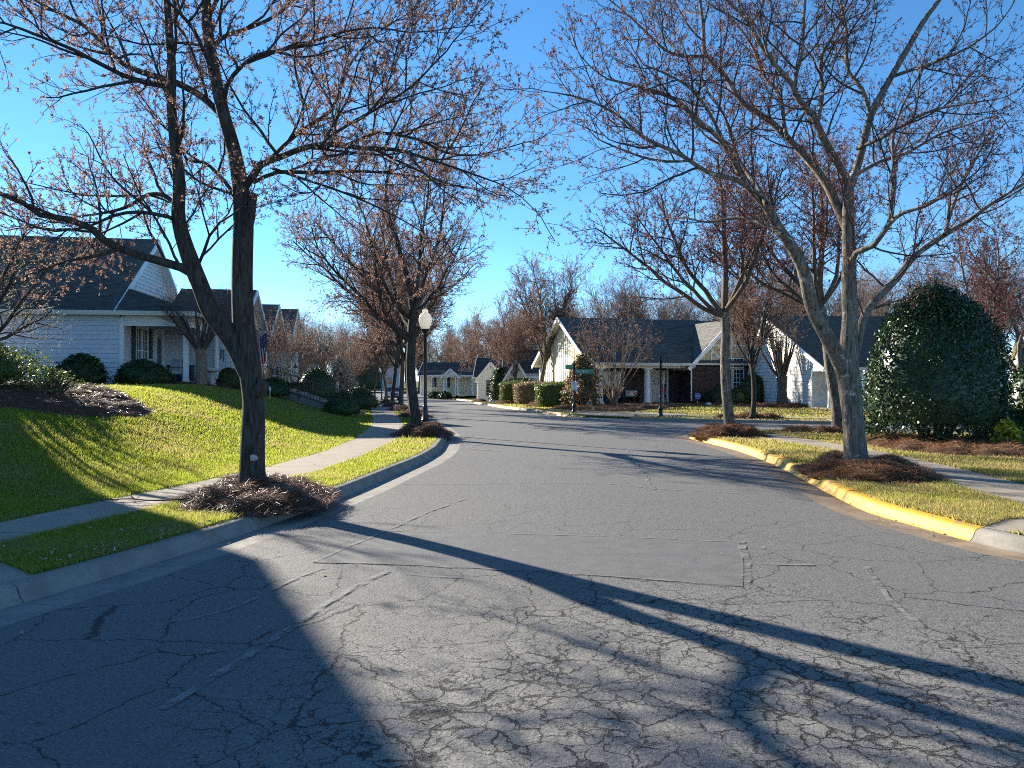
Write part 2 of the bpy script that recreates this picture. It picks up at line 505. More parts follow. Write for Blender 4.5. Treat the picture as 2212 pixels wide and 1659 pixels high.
class MB:
    """collects boxes, bars, tubes; build() links them as ONE mesh object"""

    def __init__(s):
        s.v, s.f, s.mi = [], [], []
        s.cur = 0

    def add(s, vs, fs):
        b = len(s.v)
        s.v.extend([tuple(x) for x in vs])
        s.f.extend([tuple(b + i for i in f) for f in fs])
        s.mi.extend([s.cur] * len(fs))
        return s

    def hexa(s, p):
        return s.add(p, [(0, 3, 2, 1), (4, 5, 6, 7), (0, 1, 5, 4), (1, 2, 6, 5), (2, 3, 7, 6), (3, 0, 4, 7)])

    def box(s, x0, x1, y0, y1, z0, z1):
        return s.hexa([(x0, y0, z0), (x1, y0, z0), (x1, y1, z0), (x0, y1, z0), (x0, y0, z1), (x1, y0, z1), (x1, y1, z1), (x0, y1, z1)])

    def fbox(s, fr, u0, u1, z0, z1, n0, n1):
        o, U, N = fr
        P = lambda u, n, z: o + U * u + N * n + Vector((0, 0, z))
        return s.hexa([P(u0, n1, z0), P(u1, n1, z0), P(u1, n0, z0), P(u0, n0, z0), P(u0, n1, z1), P(u1, n1, z1), P(u1, n0, z1), P(u0, n0, z1)])

    def bar(s, a, b, w, h=None, up=Vector((0, 0, 1))):
        h = h or w
        a, b = Vector(a), Vector(b)
        d = (b - a).normalized()
        if abs(d.dot(up)) > 0.98:
            up = Vector((0, 1, 0))
        x = d.cross(up).normalized() * (w / 2)
        y = x.cross(d).normalized() * (h / 2)
        return s.hexa([a - x - y, a + x - y, b + x - y, b - x - y, a - x + y, a + x + y, b + x + y, b - x + y])

    def tube(s, pts, rad, n=8, cap=True):
        pts = [Vector(p) for p in pts]
        if isinstance(rad, (int, float)):
            rad = [rad] * len(pts)
        b = len(s.v)
        ref = Vector((0.31, 0.95, 0.05))
        for i, p in enumerate(pts):
            d = (pts[min(i + 1, len(pts) - 1)] - pts[max(i - 1, 0)]).normalized()
            if abs(d.dot(ref)) > 0.95:
                ref = Vector((0.95, 0.1, 0.3))
            x = d.cross(ref).normalized()
            y = x.cross(d)
            for k in range(n):
                a = 2 * math.pi * k / n
                s.v.append(tuple(p + (x * math.cos(a) + y * math.sin(a)) * rad[i]))
        m = len(pts)
        for i in range(m - 1):
            for k in range(n):
                k2 = (k + 1) % n
                s.f.append((b + i * n + k, b + i * n + k2, b + (i + 1) * n + k2, b + (i + 1) * n + k))
                s.mi.append(s.cur)
        if cap:
            s.f.append(tuple(b + k for k in range(n))[::-1])
            s.f.append(tuple(b + (m - 1) * n + k for k in range(n)))
            s.mi.extend([s.cur, s.cur])
        return s

    def lathe(s, prof, c=(0, 0, 0), n=14):
        return s.tube([(c[0], c[1], c[2] + z) for r, z in prof], [r for r, z in prof], n)

    def prism(s, poly, ext):
        """poly list of 3-D points (planar), extruded by ext"""
        e = Vector(ext)
        n = len(poly)
        vs = [Vector(p) for p in poly] + [Vector(p) + e for p in poly]
        fs = [tuple(range(n))[::-1], tuple(range(n, 2 * n))] + [(i, (i + 1) % n, n + (i + 1) % n, n + i) for i in range(n)]
        return s.add(vs, fs)

    def build(s, name, mat, parent=None, smooth=False, recalc=True):
        me = bpy.data.meshes.new(name)
        me.from_pydata(s.v, [], s.f)
        mats = mat if isinstance(mat, (list, tuple)) else [mat]
        for m in mats:
            me.materials.append(m)
        if len(mats) > 1:
            me.polygons.foreach_set('material_index', s.mi)
        if recalc and len(s.f) < 20000:
            bm = bmesh.new()
            bm.from_mesh(me)
            bmesh.ops.recalc_face_normals(bm, faces=bm.faces)
            bm.to_mesh(me)
            bm.free()
        me.update()
        o = link_mesh(name, me, parent)
        if smooth:
            me.polygons.foreach_set('use_smooth', [True] * len(me.polygons))
            me.set_sharp_from_angle(angle=math.radians(42))
        return o


def text(body, size, mat, parent, loc, rot, align='CENTER', name='lettering', sx=1.0, ext=0.002):
    c = bpy.data.curves.new(name, 'FONT')
    c.body = body
    c.size = size
    c.align_x = align
    c.align_y = 'CENTER'
    c.extrude = ext
    tmp = bpy.data.objects.new(name, c)
    COL.objects.link(tmp)
    bpy.context.view_layer.update()
    me = bpy.data.meshes.new_from_object(tmp.evaluated_get(bpy.context.evaluated_depsgraph_get()))
    bpy.data.objects.remove(tmp)
    me.name = name
    me.materials.clear()
    me.materials.append(mat)
    o = link_mesh(name, me, parent)
    o.location = loc
    o.rotation_euler = rot
    o.scale = (sx, 1, 1)
    return o


# ------------------------------------------------------------------ lie of the land
def catmull(pts, step=0.5):
    P = [np.array(p, float) for p in pts]
    P = [2 * P[0] - P[1]] + P + [2 * P[-1] - P[-2]]
    out = []
    for i in range(1, len(P) - 2):
        n = max(1, int(np.linalg.norm(P[i + 1] - P[i]) / step))
        for k in range(n):
            t = k / n
            a, b, c, d = P[i - 1], P[i], P[i + 1], P[i + 2]
            out.append(0.5 * ((2 * b) + (c - a) * t + (2 * a - 5 * b + 4 * c - d) * t * t + (3 * b - a - 3 * c + d) * t ** 3))
    out.append(P[-2])
    return np.array(out)


def smooth01(t):
    t = np.clip(t, 0, 1)
    return t * t * (3 - 2 * t)


def zr(Y):
    return -0.65 * smooth01((np.asarray(Y, float) - 40) / 55.0)


KL = catmull([(-10.5, -8), (-7.6, -1.5), (-5.6, 1.2), (-4.4, 3.2), (-3.75, 4.6), (-3.41, 5.65), (-3.17, 6.33), (-2.81, 7.53), (-2.37, 9.41),
              (-1.99, 11.57), (-1.69, 13.91), (-1.44, 15.95), (-1.32, 18), (-1.34, 19.5), (-1.51, 22.8), (-1.93, 25.9), (-2.74, 30.4),
              (-3.55, 34.4), (-4.45, 39.8), (-6.2, 50), (-9.4, 67), (-12.4, 80), (-16.2, 93), (-20.6, 106), (-29, 126), (-46, 156), (-70, 190)], 0.6)
KR1 = catmull([(16, 2.9), (10, 4.2), (7, 5.35), (5.6, 6.4), (4.81, 7.22), (4.58, 7.63), (4.43, 8.26), (4.31, 9.08), (4.2, 9.98), (4.34, 11.4),
               (4.62, 13.4), (4.86, 15.3), (5.02, 17.3), (5.05, 19.2), (4.93, 21), (4.80, 22.4), (4.98, 23.4), (5.6, 24.3), (6.6, 24.9), (8, 25.1),
               (12, 23.9), (20, 20.6), (34, 14.5)], 0.4)
KR2 = catmull([(34, 20.6), (20, 26.4), (12.5, 29.3), (8, 31), (4.84, 32.2)], 0.6)
KR3 = catmull([(2.64, 34), (1.9, 37), (1.06, 41), (-0.98, 49), (-2.3, 58), (-3.5, 66), (-3.9, 70), (-3.4, 72.2), (-1.6, 73.6), (3, 74.5)], 0.6)
KR4 = catmull([(3, 82), (-2.8, 83), (-5.0, 84.5), (-5.8, 88), (-8, 97), (-10.1, 106), (-14.3, 126), (-23, 156), (-42, 200)], 0.9)
ROAD = np.vstack([KL, KR4[::-1], KR3[::-1], KR2[::-1], KR1[::-1], [(16, -8)]])


def in_poly(X, Y, poly):
    X = np.asarray(X, float)
    Y = np.asarray(Y, float)
    ins = np.zeros(X.shape, bool)
    n = len(poly)
    j = n - 1
    for i in range(n):
        xi, yi = poly[i]
        xj, yj = poly[j]
        if yi != yj:
            c = ((yi > Y) != (yj > Y)) & (X < (xj - xi) * (Y - yi) / (yj - yi) + xi)
            ins ^= c
        j = i
    return ins


def poly_dist(X, Y, poly, closed=True):
    X = np.asarray(X, float)
    Y = np.asarray(Y, float)
    best = np.full(X.shape, 1e9)
    n = len(poly)
    for i in range(n if closed else n - 1):
        ax, ay = poly[i]
        bx, by = poly[(i + 1) % n]
        dx, dy = bx - ax, by - ay
        l2 = dx * dx + dy * dy + 1e-9
        t = np.clip(((X - ax) * dx + (Y - ay) * dy) / l2, 0, 1)
        best = np.minimum(best, (X - ax - t * dx) ** 2 + (Y - ay - t * dy) ** 2)
    return np.sqrt(best)


def road_d(X, Y):
    """distance outside the asphalt edge (negative on the road)"""
    d = poly_dist(X, Y, ROAD)
    return np.where(in_poly(X, Y, ROAD), -d, d)


_cy = [-8, 10, 25, 34, 49, 70, 93, 106, 126, 156, 200]
_cx = [1, 1, 1.5, -0.5, -3.5, -6.8, -12, -15, -21, -34, -56]


def land(X, Y, d=None):
    """height of the turf surface"""
    X = np.asarray(X, float)
    Y = np.asarray(Y, float)
    if d is None:
        d = np.abs(road_d(X, Y))
    left = X < np.interp(Y, _cy, _cx)
    rise_l = 1.4 * smooth01((d - 2.75) / 7.0) * (1 - 0.35 * smooth01((Y - 60) / 60))
    rise_r = 0.12 * smooth01((d - 3) / 8) + 0.45 * smooth01((Y - 55) / 20) * smooth01((d - 2) / 9)
    wob = 0.012 * np.sin(X * 1.7 + 0.6 * Y) * np.sin(Y * 1.3) * smooth01((d - 3) / 2)
    return zr(Y) + 0.12 + np.where(left, rise_l, rise_r) + wob


def L1(x, y):
    return float(land(np.array([x]), np.array([y]))[0])


def at(px, py, h=0.12):
    """photo point on ground that is h above the road level"""
    Y = 30.0
    for _ in range(40):
        Y = 0.5 * Y + 0.5 * (EYE - float(zr(Y)) - h) * F / (py - HZ)
    return ((px - CX) / F * Y, Y)


# ------------------------------------------------------------------ ground, road, kerbs, walks
def build_ground():
    xs = np.concatenate([np.arange(-900, -120, 60), np.arange(-120, -40, 4), np.arange(-40, -14, 0.8), np.arange(-14, 16, 0.2), np.arange(16, 44, 0.8), np.arange(44, 120, 4), np.arange(120, 901, 60)])
    ys = np.concatenate([np.arange(-40, 0, 4), np.arange(0, 46, 0.2), np.arange(46, 120, 0.7), np.arange(120, 210, 3), np.arange(210, 1500, 80)])
    X, Y = np.meshgrid(xs, ys)
    d = road_d(X.ravel(), Y.ravel()).reshape(X.shape)
    Z = land(X, Y, np.abs(d))
    Z = np.where(d < 0.535, zr(Y) - 0.25, Z)
    ny, nx = X.shape
    idx = np.arange(nx * ny).reshape(ny, nx)
    Fq = np.stack([idx[:-1, :-1], idx[:-1, 1:], idx[1:, 1:], idx[1:, :-1]], -1).reshape(-1, 4)
    me = np_mesh('ground', np.stack([X, Y, Z], -1).reshape(-1, 3), Fq, M['turf'])
    o = link_mesh('ground', me, smooth=True)
    tag(o, kind='structure')
    o['label'] = 'turf covered ground of the whole street'


def sheet(name, poly, mat, dz, parent=None, cuts=True, zfun=None):
    bm = bmesh.new()
    vs = [bm.verts.new((p[0], p[1], 0)) for p in poly]
    bm.faces.new(vs)
    bmesh.ops.triangulate(bm, faces=bm.faces)
    if cuts:
        for y in list(range(40, 110, 5)) + list(range(110, 200, 15)):
            bmesh.ops.bisect_plane(bm, geom=bm.verts[:] + bm.edges[:] + bm.faces[:], plane_co=(0, y, 0), plane_no=(0, 1, 0))
    for v in bm.verts:
        v.co.z = (float(zr(v.co.y)) if zfun is None else zfun(v.co.x, v.co.y)) + dz
    bmesh.ops.recalc_face_normals(bm, faces=bm.faces)
    if bm.faces and sum(f.normal.z for f in bm.faces) < 0:
        bmesh.ops.reverse_faces(bm, faces=bm.faces)
    me = bpy.data.meshes.new(name)
    bm.to_mesh(me)
    bm.free()
    me.materials.append(mat)
    return link_mesh(name, me, parent)


build_ground()
road = sheet('road', [tuple(p) for p in ROAD], M['asphalt'], 0.0)
tag(road, 'cracked grey asphalt street with a side street branching off', kind='structure')


def ragged_strip(name, pts, w, mat, dz, parent, seed=0, step=0.12):
    rg = random.Random(seed)
    P = catmull(pts, step)
    n = len(P)
    T = np.gradient(P, axis=0)
    T /= np.linalg.norm(T, axis=1)[:, None] + 1e-9
    Nn = np.stack([-T[:, 1], T[:, 0]], -1)
    V, Fq = [], []
    off = 0
    for i in range(n):
        off = off * 0.8 + rg.uniform(-1, 1) * w * 0.18
        a = w * (0.5 + rg.uniform(-0.16, 0.16))
        b = w * (0.5 + rg.uniform(-0.16, 0.16))
        for s_ in (a + off, -b + off):
            q = P[i] + Nn[i] * s_
            V.append((q[0], q[1], float(zr(q[1])) + dz))
        if i:
            k = 2 * i
            Fq.append((k - 2, k - 1, k + 1, k))
    return link_mesh(name, np_mesh(name, V, Fq, mat), parent)


def rp(px, py):
    return at(px, py, 0.0)


# smoother repaired patch and the filled cracks
patch_poly = [rp(676, 1216), rp(900, 1222), rp(1150, 1234), rp(1380, 1250), rp(1605, 1268), rp(1606, 1215), rp(1597, 1171), rp(1300, 1158), rp(1050, 1150), rp(838, 1146), rp(760, 1180)]
sheet('road_patch', patch_poly, M['patch'], 0.004, road, cuts=False)
seams = [([(352, 1535), (470, 1460), (590, 1385), (680, 1325), (760, 1275), (840, 1235)], 0.060),
         ([(365, 1345), (470, 1325), (570, 1285), (650, 1245), (700, 1228)], 0.040),
         ([(676, 1216), (800, 1218), (1000, 1228), (1250, 1242), (1420, 1254), (1605, 1270)], 0.030),
         ([(676, 1216), (760, 1178), (838, 1146), (920, 1110), (1005, 1078)], 0.045),
         ([(870, 1046), (1000, 1046), (1130, 1044), (1290, 1043)], 0.045),
         ([(1290, 1043), (1420, 1056), (1560, 1064), (1700, 1068)], 0.035),
         ([(1600, 1170), (1606, 1200), (1612, 1240), (1604, 1272)], 0.075),
         ([(1345, 960), (1370, 995), (1395, 1035), (1410, 1058)], 0.075),
         ([(1410, 958), (1440, 988), (1470, 1008)], 0.09),
         ([(1610, 1216), (1690, 1221), (1760, 1222)], 0.05),
         ([(840, 1148), (1000, 1152), (1300, 1160), (1600, 1172)], 0.03),
         ([(1870, 1225), (1930, 1300), (2010, 1370), (2090, 1420)], 0.05),
         ([(1000, 945), (1040, 958), (1020, 968), (1080, 975)], 0.12),
         ([(870, 1240), (930, 1246), (1010, 1249)], 0.03)]
for i, (ps, w) in enumerate(seams):
    ragged_strip('crack_filler', [rp(*p) for p in ps], w, M['seal'], 0.008, road, i)

PROF = [(0.0, 0.0), (0.42, -0.012), (0.46, 0.025), (0.49, 0.095), (0.525, 0.122), (0.56, 0.128), (0.645, 0.127), (0.645, -0.3), (0.0, -0.3)]


def kerb_run(line, outward, paint=None, sec=3.0, parent=None, drop=None):
    """line: asphalt edge; outward: +1 if land lies to the left of the walking direction"""
    P = np.asarray(line)
    seg = np.linalg.norm(np.diff(P, axis=0), axis=1)
    s = np.concatenate([[0], np.cumsum(seg)])
    T = np.gradient(P, axis=0)
    T /= np.linalg.norm(T, axis=1)[:, None] + 1e-9
    Nn = np.stack([-T[:, 1], T[:, 0]], -1) * outward
    tot = s[-1]
    k = 0
    a = 0.0
    while a < tot - 0.2:
        b = min(a + sec, tot)
        if paint is not None:
            q0 = paint(np.interp(a + .1, s, P[:, 0]), np.interp(a + .1, s, P[:, 1]))
            for st_ in np.arange(a + .2, b, 0.1):
                if paint(np.interp(st_, s, P[:, 0]), np.interp(st_, s, P[:, 1])) != q0:
                    b = max(st_, a + .25)
                    break
        e0, e1 = a + 0.006, b - 0.006
        ss = [e0] + [x for x in s if e0 + 0.05 < x < e1 - 0.05] + [e1]
        px = np.interp(ss, s, P[:, 0])
        py = np.interp(ss, s, P[:, 1])
        nx = np.interp(ss, s, Nn[:, 0])
        ny = np.interp(ss, s, Nn[:, 1])
        mid = ((px[0] + px[-1]) / 2, (py[0] + py[-1]) / 2)
        yel = paint is not None and paint(*mid)
        mb = MB()
        vs, fs = [], []
        m = len(PROF)
        jz = R.uniform(-0.004, 0.004)
        for i in range(len(ss)):
            low = drop(px[i], py[i]) if drop else 1.0
            for (u, z) in PROF:
                zz = z * (low if z > 0.02 else 1) + (jz if z > 0 else 0)
                vs.append((px[i] + nx[i] * u, py[i] + ny[i] * u, float(zr(py[i])) + zz))
        for i in range(len(ss) - 1):
            for q in range(m):
                q2 = (q + 1) % m
                fs.append((i * m + q, i * m + q2, (i + 1) * m + q2, (i + 1) * m + q))
                mb.mi.append(0 if q < 1 else 1)
        mi = list(mb.mi)
        mb.mi = []
        mb.add(vs, fs)
        mb.mi = mi
        e = len(ss) - 1
        mb.f.append(tuple(range(m))[::-1])
        mb.f.append(tuple(e * m + q for q in range(m)))
        mb.mi += [1, 1]
        g = M['gutter'] if outward < 0 else M['kerb']
        mb.build('kerb_section', [g, M['yellow'] if yel else M['kerb']], parent, smooth=True)
        a = b
        k += 1


kerb_w = struct('kerb', 'grey concrete kerb curving along the lawn verge')
kerb_run(KL[(KL[:, 1] > -2) & (KL[:, 1] < 130)], +1, None, 3.0, kerb_w)
kerb_e = struct('kerb', 'kerb painted yellow around the street corner')
kerb_run(KR1, -1, lambda x, y: y > 8.05 and x < 5.5 and y < 24.2, 3.0, kerb_e)
kerb_n = struct('kerb', 'low kerb across the mouth of the side street')
kerb_run(KR2, -1, None, 3.0, kerb_n)
kerb_f = struct('kerb', 'yellow painted kerb running past the brick house')
kerb_run(KR3, -1, lambda x, y: not (42.2 < y < 45) and y < 71, 3.0, kerb_f)
kerb_f2 = struct('kerb', 'yellow painted kerb far along the bending street')
kerb_run(KR4[KR4[:, 1] < 135], -1, lambda x, y: y < 112, 4.0, kerb_f2)


def slab_row(name, label, left, right, ys, mat=None, dz=0.018, gap=0.012):
    """paving slabs between two edges given as x(y) tables"""
    st = struct(name, label)
    lx = lambda y: float(np.interp(y, [p[1] for p in left], [p[0] for p in left]))
    rx = lambda y: float(np.interp(y, [p[1] for p in right], [p[0] for p in right]))
    for a, b in zip(ys[:-1], ys[1:]):
        mb = MB()
        n = 3
        rows = [a + gap + (b - a - 2 * gap) * i / n for i in range(n + 1)]
        j = R.uniform(-0.004, 0.004)
        vs = []
        for y in rows:
            for x in (lx(y), rx(y)):
                vs.append((x, y, float(zr(y)) + 0.12 + dz + j))
        for y in rows:
            for x in (lx(y), rx(y)):
                vs.append((x, y, float(zr(y)) + 0.02))
        fs = []
        for i in range(n):
            q = 2 * i
            fs.append((q, q + 1, q + 3, q + 2))
            fs.append((q, q + 2, 8 + q + 2, 8 + q))
            fs.append((q + 1, 8 + q + 1, 8 + q + 3, q + 3))
        fs += [(0, 8, 9, 1), (6, 7, 15, 14)]
        mb.add(vs, fs)
        mb.build('paving_slab', mat or M['concrete'], st)
    return st


SLl = [(-6.9, 5.5), (-6.1, 7.0), (-5.64, 8.47), (-5.42, 9.48), (-4.95, 11.5), (-4.44, 13.96), (-4.18, 16.8), (-4.23, 20.5), (-4.75, 25.9), (-5.6, 31), (-6.6, 36), (-7.5, 41), (-9.2, 50), (-12.4, 67), (-15.4, 80)]
SLr = [(-5.6, 5.5), (-4.9, 7.3), (-4.62, 8.6), (-4.36, 9.7), (-3.85, 11.4), (-3.35, 13.2), (-3.12, 16.1), (-3.06, 20), (-3.45, 24.5), (-3.85, 27.3), (-5.3, 35.3), (-6.2, 40), (-7.9, 50), (-11.1, 67), (-14.1, 80)]
ysl = [6.4] + [6.4 + 1.5 * i for i in range(1, 40)]
slab_row('pavement', 'concrete pavement between lawn and grass verge', SLl, SLr, ysl)
SRl = [(6.1, 8.9), (6.45, 9.76), (6.55, 10.8), (7.05, 13.3), (7.3, 17.05), (6.85, 20.6), (6.7, 23.9)]
SRr = [(7.4, 8.9), (7.75, 11.85), (7.9, 13.1), (8.15, 15.9), (8.05, 18.5), (7.75, 22), (7.8, 23.9)]
slab_row('pavement', 'concrete pavement passing beside the big clipped holly', SRl, SRr, [9.2 + 1.48 * i for i in range(10)])
# across the side street: walk that follows the kerb of the brick house block
def zland(x, y):
    return L1(x, y)


far_walk = struct('pavement', 'concrete pavement and ramp in front of the brick house')
P2 = KR2[::-1]
T2 = np.gradient(P2, axis=0)
T2 /= np.linalg.norm(T2, axis=1)[:, None]
N2 = np.stack([-T2[:, 1], T2[:, 0]], -1)
for i in range(0, len(P2) - 4, 3):
    a, b = i, i + 3
    q = [P2[a] + N2[a] * 1.75 + T2[a] * .01, P2[b] + N2[b] * 1.75 - T2[b] * .01, P2[b] + N2[b] * 2.85 - T2[b] * .01, P2[a] + N2[a] * 2.85 + T2[a] * .01]
    mb = MB()
    mb.prism([(x, y, float(zr(y)) + 0.06) for x, y in q], (0, 0, 0.105))
    mb.build('paving_slab', M['concrete'], far_walk)
ramp_q = [[(2.55, 34.1), (3.7, 33.1), (4.3, 35.4), (3.1, 36.3)], [(3.73, 33.08), (4.9, 32.15), (5.5, 34.5), (4.33, 35.38)],
          [(3.1, 36.35), (4.3, 35.45), (4.9, 37.6), (3.7, 38.4)], [(4.33, 35.43), (5.5, 34.55), (6.2, 37.0), (4.93, 37.55)],
          [(5.53, 34.5), (7.6, 33.9), (8.0, 35.2), (6.2, 36.9)], [(1.9, 38.2), (3.05, 36.4), (3.66, 38.4), (2.6, 39.6)],
          [(1.1, 42.0), (1.85, 38.3), (2.55, 39.65), (2.2, 42.4)]]
for q in ramp_q:
    mb = MB()
    vs = []
    for x, y in q:
        d = abs(float(road_d(np.array([x]), np.array([y]))[0]))
        vs.append((x, y, float(zr(y)) + 0.012 + min(0.155, 0.10 * d)))
    mb.add([Vector(v) for v in vs] + [Vector(v) - Vector((0, 0, 0.2)) for v in vs], [(0, 1, 2, 3), (0, 4, 5, 1), (1, 5, 6, 2), (2, 6, 7, 3), (3, 7, 4, 0)])
    mb.build('paving_slab', M['concrete'], far_walk)
DR_R = [(5.32, 7.62), (5.05, 8.25), (5.6, 8.72), (7.2, 9.1), (16, 9.2), (16, 3.6), (10.2, 4.85), (7.35, 5.95), (6.1, 6.95)]
DR_L = [(-3.83, 6.18), (-4.5, 6.72), (-5.2, 6.3), (-14, 8.2), (-14, 2.6), (-6.1, 1.8), (-5.0, 3.4), (-4.4, 4.7), (-4.0, 5.8)]
dr = sheet('driveway', DR_R, M['concrete'], 0.127, cuts=False)
tag(dr, 'pale concrete driveway apron at the end of the yellow kerb', kind='structure')
dr = sheet('driveway', DR_L, M['concrete'], 0.129, cuts=False, zfun=lambda x, y: max(0, (-6.5 - x)) * 0.1)
tag(dr, 'brownish concrete driveway apron beside the shaded verge', kind='structure')


# ------------------------------------------------------------------ pine straw beds
BEDS = []


def strands(P, up, n_len, width, lift=0.25):
    """curved needles through points P (n,3); returns V,F"""
    n = len(P)
    th = NR.uniform(0, 2 * np.pi, n)
    L = n_len * NR.uniform(0.5, 1.25, n)
    pitch = NR.normal(0.05, lift, n)
    d = np.stack([np.cos(th) * np.cos(pitch), np.sin(th) * np.cos(pitch), np.sin(pitch)], -1)
    side = np.stack([-np.sin(th), np.cos(th), NR.normal(0, 0.5, n)], -1)
    side /= np.linalg.norm(side, axis=1)[:, None]
    bow = NR.normal(0, 0.18, n)
    w = width * NR.uniform(0.6, 1.3, n)
    V = []
    for t in (-0.5, 0.0, 0.5):
        c = P + d * (L * t)[:, None]
        c = c + np.stack([-np.sin(th), np.cos(th), 0 * th], -1) * (bow * L * (0.25 - t * t) * 2)[:, None]
        c[:, 2] -= (t * t) * L * 0.45 * np.abs(NR.normal(0, 0.6, n)) - 0.01
        ww = w * (1 - 0.5 * abs(t))
        V.append(c - side * ww[:, None] / 2)
        V.append(c + side * ww[:, None] / 2)
    V = np.stack(V, 1)
    b = (np.arange(n) * 6)[:, None]
    Fq = np.concatenate([b + np.array([0, 1, 3, 2]), b + np.array([2, 3, 5, 4])], 0)
    return V.reshape(-1, 3), Fq


def bed(label, poly, h, n, cat='mulch bed', name='mulch_mound', group='pine straw beds and tree rings', res=0.12, nlen=0.2, width=0.008, mat='straw', zf=None, lump=0.06):
    poly = np.array(poly)
    BEDS.append(poly)
    (x0, y0), (x1, y1) = poly.min(0), poly.max(0)
    cx, cy = poly.mean(0)
    xs = np.arange(x0 - res, x1 + 2 * res, res)
    ys = np.arange(y0 - res, y1 + 2 * res, res)
    X, Y = np.meshgrid(xs, ys)
    ins = in_poly(X, Y, poly)
    dd = poly_dist(X, Y, poly)
    dd = np.where(ins, dd, -dd)
    rg = np.random.default_rng(int(abs(cx * 97 + cy * 31)))
    ph = rg.uniform(0, 6, 8)

    def hgt(X, Y, dd):
        lum = lump * (np.sin(X * 5.1 + ph[0]) * np.sin(Y * 4.3 + ph[1]) + 0.6 * np.sin(X * 11 + ph[2] + Y * 3) * np.sin(Y * 9 + ph[3]))
        return land(X, Y) + smooth01(dd / 0.45) * h + np.where(dd > 0.1, lum, 0) - 0.02

    Z = hgt(X, Y, dd)
    keep = (dd > -res * 0.7)
    ny, nx = X.shape
    idx = np.arange(nx * ny).reshape(ny, nx)
    k4 = keep[:-1, :-1] & keep[:-1, 1:] & keep[1:, 1:] & keep[1:, :-1]
    Fq = np.stack([idx[:-1, :-1], idx[:-1, 1:], idx[1:, 1:], idx[1:, :-1]], -1)[k4]
    root = thing(name, label, cat, (cx, cy, 0), 0, group)
    V = np.stack([X - cx, Y - cy, Z], -1).reshape(-1, 3)
    used = np.unique(Fq)
    rem = np.full(len(V), -1)
    rem[used] = np.arange(len(used))
    link_mesh('mulch', np_mesh('mulch', V[used], rem[Fq], M['soil']), root, smooth=True)
    px = NR.uniform(x0 - 0.05, x1 + 0.05, n * 3)
    py = NR.uniform(y0 - 0.05, y1 + 0.05, n * 3)
    m = in_poly(px, py, poly) | (poly_dist(px, py, poly) < 0.06)
    px, py = px[m][:n], py[m][:n]
    d2 = poly_dist(px, py, poly)
    pz = hgt(px, py, d2) + NR.uniform(0.0, 0.035, len(px)) + 0.012
    V, Fq = strands(np.stack([px - cx, py - cy, pz], -1), None, nlen, width)
    s_ = link_mesh('pine_straw', np_mesh('pine_straw', V, Fq, M[mat]), root)
    tag(s_, kind='stuff')
    return root


def ell(cx, cy, a, b, rot=0.0, n=28, jit=0.06):
    rg = random.Random(int(cx * 100 + cy * 10))
    out = []
    for i in range(n):
        t = 2 * math.pi * i / n
        k = 1 + rg.uniform(-jit, jit)
        x, y = a * math.cos(t) * k, b * math.sin(t) * k
        out.append((cx + x * math.cos(rot) - y * math.sin(rot), cy + x * math.sin(rot) + y * math.cos(rot)))
    return out


T1P, TRP, T2P, R2P = (-3.55, 10.5), (6.0, 13.45), (-2.80, 22.9), (6.35, 22.4)
bed('heaped pine straw around the forked dark maple by the verge', ell(-3.42, 10.35, 0.98, 1.45, 0.22), 0.18, 12000, width=0.0048, mat='straw_dark')
bed('heaped pine straw around the tall grey maple by the yellow kerb', ell(6.02, 13.05, 1.05, 1.5, -0.12), 0.2, 13000, width=0.0055)
bed('pine straw ring at the lamp post and its maple on the kerb bulge', ell(-2.62, 22.5, 0.85, 1.6, 0.05), 0.26, 6000, width=0.008, mat='straw_dark')
bed('pine straw ring around the slim maple at the yellow kerb tip', ell(6.2, 22.0, 1.1, 1.1, 0.0), 0.26, 6000, width=0.008)
bed('pine straw ring with the grey maple nearest the side street corner', ell(9.7, 23.35, 1.7, 0.7, -0.25), 0.16, 1600, width=0.012)
bed('pine straw ring around the slender tree before the brick gable', ell(9.9, 31.9, 1.6, 0.6, -0.3), 0.2, 1500, width=0.014)
bed('long ribbon of sunlit pine straw in front of the clipped holly', [(8.5, 17.2), (9.2, 15.9), (10.2, 15.2), (12, 14.9), (15, 14.3), (15, 17.5), (12.8, 20.5), (10.6, 21.4), (9.2, 20.5), (8.6, 19)], 0.12, 12000, width=0.007, nlen=0.24)
bed('curved bed of pine straw on the sunlit lawn beside the hedge', [(-8.1, 17.5), (-7.9, 16.3), (-8.3, 15.0), (-9.3, 14.0), (-11, 13.2), (-15, 13), (-16, 17), (-12, 20.5), (-10, 19.4)], 0.10, 11000, width=0.007, mat='straw_dark', nlen=0.22)
bed('broad pine straw bed along the porch of the brick house', [(2.9, 40.5), (3.6, 39.2), (5.2, 38.2), (6.3, 38.6), (7.3, 40.5), (9.5, 43), (9.3, 47.2), (4.8, 46), (2.3, 44.5), (2.2, 42.8)], 0.14, 4500, res=0.2, width=0.017, nlen=0.3)
bed('shaded pine straw strip under the brick gable shrubs', [(10.6, 44.5), (13.5, 44.6), (16.5, 46), (16.8, 48.6), (10.4, 46.6)], 0.1, 1200, res=0.25, width=0.018, nlen=0.3, mat='straw_dark')
bed('pine straw ring around the pollarded tree by the white house', ell(14.9, 41.6, 2.2, 1.1, -0.1), 0.2, 1500, res=0.2, width=0.017, nlen=0.28, mat='straw_dark')
bed('dark mulch bed along the blue house porch and shrubs', [(-15.8, 29.0), (-13, 29.2), (-11.2, 30.2), (-11.2, 33.6), (-12.3, 35.6), (-12.6, 30.4), (-15.4, 29.7)], 0.12, 900, mat='straw_dark', width=0.012)
